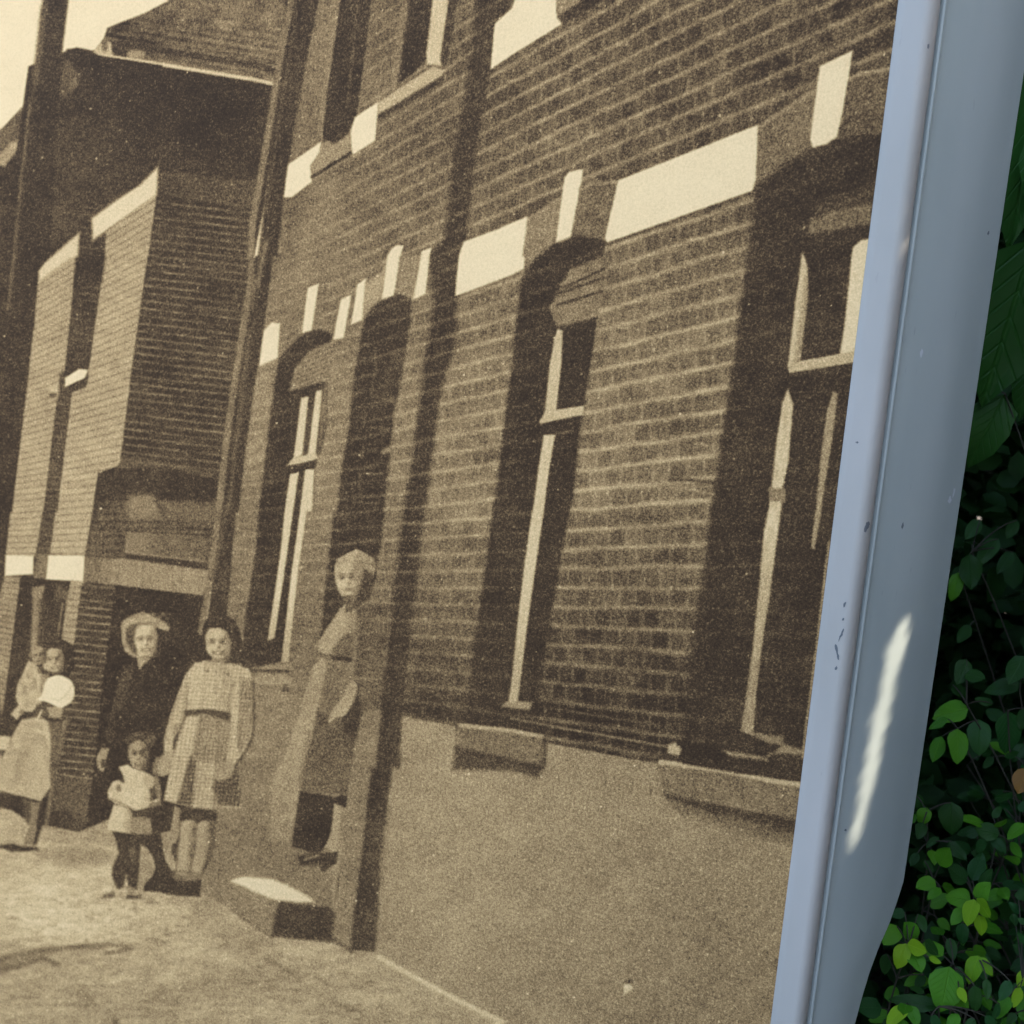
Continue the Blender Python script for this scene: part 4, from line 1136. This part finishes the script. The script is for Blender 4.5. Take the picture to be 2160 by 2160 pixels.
def leaf_mesh(k, tip_sharp, wob, serr=0.0):
    r_ = random.Random(k)
    vv, ff = [], []
    R_, C_ = 8, 5
    bend, twist = r_.uniform(0.10, 0.26), r_.uniform(-0.12, 0.12)
    for i in range(R_):
        t = i / (R_ - 1)
        w = 0.5 * (math.sin(math.pi * min(1, t ** 0.78)) ** 0.62) * (1 - tip_sharp * t * t) if 0 < t < 1 else 0.02 * (1 - t)
        for j in range(C_):
            u = j / (C_ - 1) * 2 - 1
            e = 1 + wob * math.sin(9 * t + 3 * u * k) * abs(u) + (serr * (1 if i % 2 else -1) if abs(u) > 0.9 else 0)
            x = u * w * e
            vv.append((x, t, -bend * t * t + 0.22 * abs(x) - 0.10 * x * x * 4 + twist * x * t + 0.03 * math.sin(7 * t + k) * abs(u)))
    for i in range(R_ - 1):
        for j in range(C_ - 1):
            ff.append((i * C_ + j, i * C_ + j + 1, (i + 1) * C_ + j + 1, (i + 1) * C_ + j))
    me = bpy.data.meshes.new('leaf')
    me.from_pydata(vv, [], ff)
    me.polygons.foreach_set('use_smooth', [True] * len(ff))
    me.update()
    return me
LEAVES = {}
def leaf_data(cls, v):
    key = (cls, v)
    if key not in LEAVES:
        me = leaf_mesh(v * 3 + 1, 0.10 if cls != 'big' else 0.45, 0.05 if cls != 'big' else 0.08, 0.05 if cls == 'big' else 0.0)
        me.materials.append(LM[cls])
        LEAVES[key] = me
    return LEAVES[key]

def tube(vv, ff, path, r0, r1, n=6):
    base = len(vv)
    m = len(path)
    for i, p in enumerate(path):
        d = (path[min(i + 1, m - 1)] - path[max(i - 1, 0)]).normalized()
        a = d.orthogonal().normalized(); b = d.cross(a)
        r = r0 + (r1 - r0) * i / (m - 1)
        for k in range(n):
            q = p + a * (r * math.cos(2 * math.pi * k / n)) + b * (r * math.sin(2 * math.pi * k / n))
            vv.append(tuple(q))
    for i in range(m - 1):
        for k in range(n):
            ff.append((base + i * n + k, base + i * n + (k + 1) % n, base + (i + 1) * n + (k + 1) % n, base + (i + 1) * n + k))

def bez(a, b, c, n=8):
    return [a * (1 - t) ** 2 + b * 2 * t * (1 - t) + c * t * t for t in [i / (n - 1) for i in range(n)]]

def at(px, py, t):
    return CAM + ray(px, py) * t

def tilepx(tile, x, y):
    o = TILES[tile]
    return o[0] + x * o[2], o[1] + y * o[2]

TOP = Vector((0, 0, 1))
class Plant:
    """a plant rooted in the soil: stems as one mesh, every leaf a mesh of its own"""
    def __init__(self, name, label, group, root):
        self.o = tag(empty(name, root), label, 'shrub', group)
        self.root = root
        self.vv, self.ff = [], []
        self.nodes = [root.copy()]
    def stem(self, top, bow=0.10, r0=0.0019, r1=0.0010):
        mid = (self.root + top) / 2 + Vector((random.uniform(-bow, bow), random.uniform(-bow, bow), 0.12 * (top - self.root).length))
        pa = bez(self.root, mid, top, 12)
        tube(self.vv, self.ff, pa, r0, r1)
        self.nodes += pa[3:]
    def leaf(self, base, tip, ratio, cls, face=None, twig=True):
        d = tip - base
        ln = d.length
        y = d / ln
        if face is None:
            face = (CAM - base).normalized() * random.uniform(0.5, 0.9) + TOP * random.uniform(0.45, 0.9) + Vector((random.uniform(-.3, .3), random.uniform(-.3, .3), 0))
        z = (face - y * face.dot(y)).normalized()
        x = y.cross(z)
        o = bpy.data.objects.new('leaf', leaf_data(cls, random.randrange(4)))
        COL.objects.link(o)
        w = ln * ratio
        o.parent = self.o
        p = base - self.root
        o.matrix_local = Matrix(((x.x * w, y.x * ln, z.x * ln, p.x), (x.y * w, y.y * ln, z.y * ln, p.y), (x.z * w, y.z * ln, z.z * ln, p.z), (0, 0, 0, 1)))
        if twig:
            nd = min(self.nodes, key=lambda q: (q - base).length + 0.4 * max(0, q.z - base.z))
            if (nd - base).length > 0.003:
                tube(self.vv, self.ff, bez(nd, (nd + base) / 2 + Vector((0, 0, 0.15 * (nd - base).length)), base + y * ln * 0.02, 5), 0.0011, 0.0007, 4)
        return o
    def done(self):
        me_v = [tuple(Vector(v) - self.root) for v in self.vv]
        mesh_obj('stem', me_v, self.ff, TWIG, self.o, True)

def ground_pt(px, py):
    return on_plane(px, py, Vector((0, 0, 0)), Vector((0, 0, 1)))

def extra(p, n, classes=('dark', 'dark', 'blue', 'mid')):
    """leaves along the stems, close to them"""
    for k in range(n):
        nd = random.choice(p.nodes[1:])
        d = Vector((random.uniform(-1, 1), random.uniform(-1, .8), random.uniform(-.5, .7))).normalized()
        b = nd + d * random.uniform(0.004, 0.03)
        p.leaf(b, b + (d + Vector((0, 0, -.3))).normalized() * random.uniform(0.020, 0.036), random.uniform(.55, .8), random.choice(classes))

def sprig(label, tile, t, stems, leaves, group='shrubs behind the board', name='low_shrub'):
    first = at(*tilepx(tile, *stems[0]), t)
    root = Vector((first.x + (random.uniform(-.12, .12) if tile == 'D4' else random.uniform(.25, .5)), first.y + random.uniform(0.05, .22), -0.005))
    p = Plant(name, label, group, root)
    for s in stems:
        p.stem(at(*tilepx(tile, *s), t + 0.012))
    for (bx, by, tx, ty, ratio, cls, *dt) in leaves:
        dd = (dt[0] if dt else random.uniform(-0.01, 0.02))
        p.leaf(at(*tilepx(tile, bx, by), t + dd), at(*tilepx(tile, tx, ty), t + dd + random.uniform(-0.015, 0.008)), ratio, cls)
    extra(p, 20 if tile == 'D4' else 3, ('dark', 'mid', 'blue', 'mid') if tile == 'D4' else ('dark',))
    p.done()
    return p

sprig('shrub with a bright yellow-green leaf rosette, highest of the bright rosettes', 'D4', 1.78, [(1565, 1010)], [
    (1530, 1000, 1335, 950, .95, 'mid'), (1570, 1000, 1655, 865, .8, 'mid'), (1555, 990, 1495, 1185, .66, 'bright', -.02), (1572, 985, 1692, 1130, .62, 'bright', -.02),
    (1592, 1110, 1628, 1268, .7, 'bright', -.01), (1470, 1170, 1463, 1340, .6, 'blue'), (1480, 1060, 1388, 1175, .62, 'mid'), (1500, 860, 1365, 730, .8, 'dark', .03), (1540, 850, 1625, 640, .6, 'blue', .04),
    (1600, 900, 1680, 760, .55, 'dark', .04), (1450, 720, 1360, 580, .7, 'dark', .05)])
sprig('shrub with a bright leaf rosette close beside the bent foot of the post', 'D4', 1.70, [(1060, 1360)], [
    (1042, 1325, 968, 1518, .66, 'bright', -.01), (1050, 1330, 1205, 1385, .85, 'bright', -.012), (1090, 1390, 1165, 1525, .85, 'mid'), (1212, 1428, 1312, 1472, .5, 'bright'),
    (1180, 1300, 1295, 1410, .7, 'dark', .02), (1120, 1290, 1035, 1165, .85, 'mid', .03), (975, 1190, 880, 1325, .85, 'mid', .02), (1035, 1090, 915, 1105, .75, 'blue', .03), (1130, 1100, 1190, 1230, .5, 'dark', .04),
    (900, 1400, 870, 1560, .6, 'dark', .05), (1180, 1560, 1110, 1660, .6, 'dark', .05)])
sprig('shrub with one broad green leaf below two pale upright ones', 'D4', 1.72, [(1590, 1440), (1400, 1500)], [
    (1592, 1415, 1505, 1628, .62, 'bright', .01), (1592, 1428, 1695, 1562, .56, 'bright', .01), (1370, 1500, 1318, 1842, .82, 'mid', -.02), (1440, 1655, 1495, 1770, .62, 'bright', -.025),
    (1360, 1520, 1228, 1595, .62, 'blue'), (1370, 1280, 1402, 1455, .5, 'dark', .03), (1560, 1640, 1572, 1855, .5, 'dark'), (1650, 1590, 1662, 1745, .45, 'dark'), (1830, 1605, 1745, 1755, .55, 'blue'),
    (1400, 1500, 1500, 1620, .6, 'dark', .02), (1750, 1780, 1690, 1900, .5, 'blue', .02)])
sprig('shrub with pale oval leaf pair at the bottom corner of the picture', 'D4', 1.68, [(1050, 1795), (1290, 1800)], [
    (1035, 1800, 893, 1940, .62, 'bright', .01), (1068, 1790, 1135, 1945, .66, 'mid', .01), (1290, 1800, 915, 1735, .36, 'dark', .04), (1230, 1870, 1310, 1960, .7, 'blue'), (1430, 1850, 1360, 1990, .6, 'mid', .02),
    (1180, 1700, 1060, 1640, .5, 'dark', .05), (1560, 1890, 1480, 2000, .6, 'dark', .02), (1640, 1870, 1740, 1980, .6, 'blue', .03)])
sprig('shrub with yellowish leaves cut by the right picture edge', 'D4', 1.76, [(1920, 1600)], [
    (1905, 1655, 1848, 1812, .5, 'bright'), (1965, 1530, 1885, 1645, .6, 'bright'), (1960, 1330, 1885, 1240, .6, 'blue'), (1960, 1420, 1850, 1330, .6, 'dark', .02), (1900, 1100, 1830, 1010, .6, 'blue', .03), (1890, 1000, 1940, 900, .7, 'dark', .02),
    (1870, 1850, 1800, 1940, .6, 'dark'), (1960, 1180, 1880, 1130, .6, 'dark'), (1850, 1100, 1870, 1190, .7, 'dark', .02)])
sprig('shrub with rounded dull green leaves beside the lower post edge', 'D4', 1.80, [(1250, 850), (1200, 330)], [
    (1262, 850, 1118, 895, .85, 'mid'), (1302, 905, 1208, 978, .6, 'mid', -.01), (1380, 255, 1382, 512, .75, 'dark', .02), (1200, 300, 1148, 432, .8, 'mid', .01), (1130, 640, 1075, 740, .6, 'blue', .02), (1180, 700, 1250, 780, .6, 'dark', .03),
    (1110, 200, 1180, 330, .6, 'dark', .03), (1360, 560, 1500, 690, .62, 'dark', .02), (1290, 520, 1190, 590, .5, 'dark', .04), (1420, 560, 1400, 720, .6, 'blue', .03)])
sprig('shrub with grassy dark leaves and a dry stalk at the right edge', 'D4', 1.86, [(1740, 500), (1900, 450)], [
    (1745, 500, 1565, 450, .8, 'dark'), (1940, 420, 1805, 525, .62, 'mid'), (1690, 520, 1800, 640, .55, 'blue'), (1640, 540, 1560, 640, .6, 'blue'), (1700, 380, 1760, 280, .5, 'dark'), (1900, 330, 1950, 240, .6, 'blue'), (1830, 560, 1920, 680, .55, 'mid'), (1780, 300, 1850, 400, .25, 'blue')])
sprig('withered brown leaf on a thin twig at the right edge', 'D4', 1.82, [(1950, 0)], [(1945, 0, 1888, 195, .72, 'brown')], name='withered_twig')
sprig('shade shrub with oval dark leaves beside the glint on the post', 'D3', 1.82, [(1500, 1450), (1430, 1640)], [
    (1512, 1480, 1228, 1545, .65, 'mid'), (1430, 1635, 1442, 1898, .62, 'mid', -.01), (1590, 1565, 1602, 1838, .68, 'blue', .02), (1310, 1695, 1238, 1885, .55, 'mid'), (1360, 1560, 1205, 1630, .5, 'mid', .02), (1500, 1110, 1435, 1295, .62, 'dark', .02), (1490, 1225, 1635, 1245, .8, 'dark', .01),
    (1390, 1300, 1500, 1400, .7, 'dark', .03), (1700, 1450, 1560, 1400, .5, 'dark', .05)])
sprig('shade shrub with wide dark leaves by the picture edge', 'D3', 1.84, [(1900, 1350), (1810, 1500)], [
    (1905, 1295, 1632, 1345, .5, 'dark'), (1935, 1090, 1812, 1290, .7, 'dark'), (1812, 1505, 1825, 1830, .76, 'blue'), (1950, 1480, 1900, 1650, .6, 'dark', .02), (1930, 1750, 1850, 1880, .6, 'dark', .03), (1700, 1850, 1620, 1932, .6, 'dark', .04)])
sprig('tall shrub with dim leaves in the dark gap beside the post', 'D3', 1.95, [(1540, 300), (1440, 450)], [
    (1520, 320, 1545, 582, .66, 'dark'), (1442, 455, 1388, 675, .5, 'mid'), (1740, 200, 1560, 390, .6, 'dark', .04), (1600, 60, 1490, 200, .6, 'dark', .04), (1850, 300, 1720, 460, .55, 'dark', .06), (1880, 60, 1800, 200, .55, 'dark', .08)])
sprig('broad-leaved climber with large dark green leaves beside the upper post', 'D2', 1.74, [(1990, -60), (1790, 1040)], [
    (2010, -130, 1625, 1150, .62, 'big', .0), (1785, 1050, 1505, 1605, .60, 'big', .02), (2030, 700, 1850, 1230, .5, 'big', .06)], name='broad_leaved_climber')
sprig('broad-leaved climber with one long leaf at the top right corner', 'D1', 1.78, [(2060, 560)], [
    (2140, 420, 1775, 1900, .42, 'big', .03), (2150, 900, 1960, 1700, .5, 'big', .0), (2250, -100, 1930, 700, .5, 'big', .03)], name='broad_leaved_climber')

# further shrubs that fill the shade behind them, leaf by leaf
fill = [('shrub deep in the shade low behind the leaf rosettes', 1960, 1950), ('shrub deep in the shade behind the right picture edge', 2110, 1780), ('shrub deep in the shade beyond the withered leaf', 2060, 1720)]
for lab, cx, cy in fill:
    t0 = 2.02
    c = at(cx, cy, t0)
    p = Plant('low_shrub', lab, 'shrubs behind the board', Vector((c.x + random.uniform(.1, .35), c.y + 0.1, -0.005)))
    for k in range(5):
        p.stem(at(cx + random.uniform(-90, 90), cy + random.uniform(-130, 130), t0 + random.uniform(-.05, .12)), 0.08)
    extra(p, 60)
    p.done()

# the gap in the leaves that lets a sliver of sun onto the post, as seen from the sun
gl = [tilepx('D3', *q) for q in ((1050, 825), (1098, 900), (1050, 1060), (985, 1190), (900, 1620), (835, 1932))] + [tilepx('D4', *q) for q in ((790, 200), (705, 420), (660, 560), (652, 520), (680, 250), (718, 0))] + [tilepx('D3', *q) for q in ((770, 1600), (830, 1290), (900, 1050), (965, 890))]
gl3 = []
for q in gl:
    h = BV['p'].ray_cast(CAM, ray(*q))[0]
    gl3.append(h if h is not None else on_plane(*q, G0, HN))
SA = SUN_DIR.orthogonal().normalized(); SB = SUN_DIR.cross(SA)
GP = np.array([(p.dot(SA), p.dot(SB)) for p in gl3])
_m = GP.mean(0); _ax = np.linalg.svd(GP - _m)[2]; GP = _m + ((GP - _m) @ _ax.T * np.array([1.0, 0.5])) @ _ax      # a slim gap
def gap_dist(c):
    u, v = c @ np.array(SA), c @ np.array(SB)
    d = _segdist(u, v, GP, True)
    ins = np.zeros(u.shape, bool)
    for i in range(len(GP)):
        (xa, ya), (xb, yb) = GP[i], GP[(i + 1) % len(GP)]
        ins ^= ((ya > v) != (yb > v)) & (u < (xb - xa) * (v - ya) / (yb - ya + 1e-12) + xa)
    return np.where(ins, -d, d)

# uncountable leaves: the dense hedge behind, and creeping ground cover
def leaf_cloud(name, centers, sizes, mat, up_bias, seed):
    g = np.random.default_rng(seed)
    n = len(centers)
    def unit(a):
        return a / np.linalg.norm(a, axis=1, keepdims=True)
    d = unit(g.normal(size=(n, 3)) * np.array([1, 1, .6]) + np.array([0, -.3, -.25]))
    nz = unit(g.normal(size=(n, 3)) * 0.75 + np.array([0, -0.35, up_bias]))
    s = unit(np.cross(d, nz)); nz = np.cross(s, d)
    L_ = sizes[:, None]; W_ = L_ * g.uniform(.5, .8, (n, 1))
    q = [centers, centers + d * L_ * .35 + s * W_ * .45 + nz * L_ * .06, centers + d * L_ * .75 + s * W_ * .36 + nz * L_ * .03, centers + d * L_ - nz * L_ * .1,
         centers + d * L_ * .75 - s * W_ * .36 + nz * L_ * .03, centers + d * L_ * .35 - s * W_ * .45 + nz * L_ * .06]
    V = np.stack(q, 1).reshape(-1, 3)
    base = (np.arange(n) * 6)[:, None]
    Fq = np.concatenate([base + np.array([[0, 1, 2, 3]]), base + np.array([[0, 3, 4, 5]])], 1).reshape(-1, 4)
    me = bpy.data.meshes.new(name)
    me.vertices.add(len(V)); me.vertices.foreach_set('co', V.ravel().astype(np.float32))
    me.loops.add(Fq.size); me.loops.foreach_set('vertex_index', Fq.ravel().astype(np.int32))
    me.polygons.add(len(Fq)); me.polygons.foreach_set('loop_start', np.arange(0, Fq.size, 4, dtype=np.int32))
    me.update(calc_edges=True)
    me.materials.append(mat)
    o = bpy.data.objects.new(name, me); COL.objects.link(o)
    return o
g = np.random.default_rng(11)
n = 70000
hc = np.stack([g.uniform(-3.0, 3.4, n), 0.72 + 1.25 * g.beta(1.1, 1.5, n), 2.9 * g.beta(1.0, 1.25, n)], 1)
hc[:, 1] += 0.10 * np.sin(hc[:, 0] * 3.1) * np.cos(hc[:, 2] * 2.3) + 0.07 * np.sin(hc[:, 0] * 9 + hc[:, 2] * 6)
keep = vnoise(hc[:, 0], hc[:, 2], .16, .13, 3) + vnoise(hc[:, 0] + 9, hc[:, 1], .2, .2, 5) > -0.9
hc = hc[keep]
n = 26000
hr = np.stack([1.15 + 0.8 * g.beta(1.1, 1.5, n), g.uniform(-1.0, 0.85, n), 2.3 * g.beta(1.0, 1.2, n)], 1)  # unseen hedge wing right of the board, added to darken the post
hr[:, 0] += 0.09 * np.sin(hr[:, 1] * 5) * np.cos(hr[:, 2] * 3)
hc = np.concatenate([hc, hr])
n = 22000
core = np.stack([g.uniform(-3.4, 4.0, n), g.uniform(1.85, 3.0, n), 3.0 * g.beta(0.9, 1.35, n)], 1)
hs = np.concatenate([g.uniform(.035, .065, len(hc)), g.uniform(.11, .19, n)])
hc = np.concatenate([hc, core])
ok = gap_dist(hc) > 0.06
hc, hs = hc[ok], hs[ok]
tag(leaf_cloud('hedge', hc, hs, HEDGE, .5, 5), 'dense dark leafy hedge rising behind the board', 'hedge', kind='stuff')
n = 9000
gc = np.stack([g.uniform(-1.6, 2.6, n), g.uniform(0.16, 1.2, n), g.gamma(1.6, .035, n)], 1)
tag(leaf_cloud('ground_cover', gc, g.uniform(.018, .034, n), HEDGE, 1.0, 6), 'creeping dark green ground cover under the shrubs', 'ground cover', kind='stuff')

# unseen tree, added to keep the sun off shrubs and post
mid = Vector((0.62, 0.28, 0.95))
def shade_crown(n, dist, thick, rad, seed):
    g = np.random.default_rng(seed)
    a, r = g.uniform(0, 2 * np.pi, n), rad * np.sqrt(g.uniform(0, 1, n))
    c = np.array(mid + SUN_DIR * dist) + np.outer(r * np.cos(a), SA) + np.outer(r * np.sin(a), SB) + np.outer(g.normal(0, thick, n), SUN_DIR)
    return c
tree = tag(empty('added_shade_tree', (2.35, 1.15, 0)), 'added unseen tree right of the board, placed to shade the shrubs and post', 'tree')
def child_world(o):
    o.parent = tree
    o.matrix_parent_inverse = Matrix.Translation((-2.35, -1.15, 0))
c1 = shade_crown(15000, 2.3, 0.28, 1.35, 1)
n = 9000
over = np.stack([g.uniform(-1.0, 2.4, n), g.uniform(0.22, 1.3, n), g.uniform(2.0, 2.6, n)], 1)  # added unseen overhang, holds sky light off the shrubs
c1 = np.concatenate([c1, over])
c1 = c1[gap_dist(c1) > 0.075]
cr_ = leaf_cloud('shade_crown', c1, np.random.default_rng(2).uniform(.06, .10, len(c1)), HEDGE, .7, 8); child_world(cr_); cr_['kind'] = 'stuff'
# small leaves of an added unseen bough, shaped to trim the sun sliver
gc_ = np.array([p.dot(SUN_DIR) for p in gl3]).mean()
pc = np.array(sum(gl3, Vector()) / len(gl3))
gg = np.random.default_rng(4)
n = 44000
uv = np.concatenate([gg.uniform(-.26, .26, (n // 2, 2)), gg.uniform(-.16, .16, (n // 2, 2))])
c2 = pc + np.array(SUN_DIR) * 1.0 + np.outer(uv[:, 0], SA) + np.outer(uv[:, 1], SB) + np.outer(gg.normal(0, .04, n), SUN_DIR)
d2 = gap_dist(c2)
c2, d2 = c2[d2 > 0.0028], d2[d2 > 0.0028]
bough = leaf_cloud('shade_bough', c2, np.clip(d2 * 0.8, 0.0050, 0.03), HEDGE, .7, 9); child_world(bough); bough['kind'] = 'stuff'
tv, tf = [], []
cc = mid + SUN_DIR * 2.3
trunk_path = bez(Vector((2.35, 1.15, -.05)), Vector((2.6, 1.3, 1.2)), cc + SA * .35 + SB * .25, 14)
print('trunk gap', gap_dist(np.array([tuple(q) for q in trunk_path])).min())
tube(tv, tf, trunk_path, 0.09, 0.05, 12)
tr_rng = random.Random(21)
made = 0
while made < 9:
    e = cc + SA * tr_rng.uniform(-1.1, 1.1) + SB * tr_rng.uniform(-1.1, 1.1)
    path = bez(Vector((2.40, 1.18, 1.5)) + (cc - Vector((2.4, 1.18, 1.5))) * tr_rng.uniform(.2, .9), (cc + e) / 2 + Vector((0, 0, .2)), e, 16)
    made += 1
    if gap_dist(np.array([tuple(q) for q in path])).min() < 0.09:
        continue                                              # no branch across the gap
    tube(tv, tf, path, 0.03, 0.008, 7)
path = bez(Vector((2.40, 1.18, 1.6)), Vector((1.9, .9, 1.6)), Vector(pc) + SUN_DIR * 1.0 - SA * .24, 16)
if gap_dist(np.array([tuple(q) for q in path])).min() > 0.03:
    tube(tv, tf, path, 0.02, 0.006, 7)
else:
    tube(tv, tf, bez(Vector((2.40, 1.18, 1.6)), Vector((1.9, .9, 1.9)), Vector(pc) + SUN_DIR * 1.0 + SB * .2, 16), 0.02, 0.006, 7)
tr = mesh_obj('trunk', tv, tf, TWIG, None, True); child_world(tr)
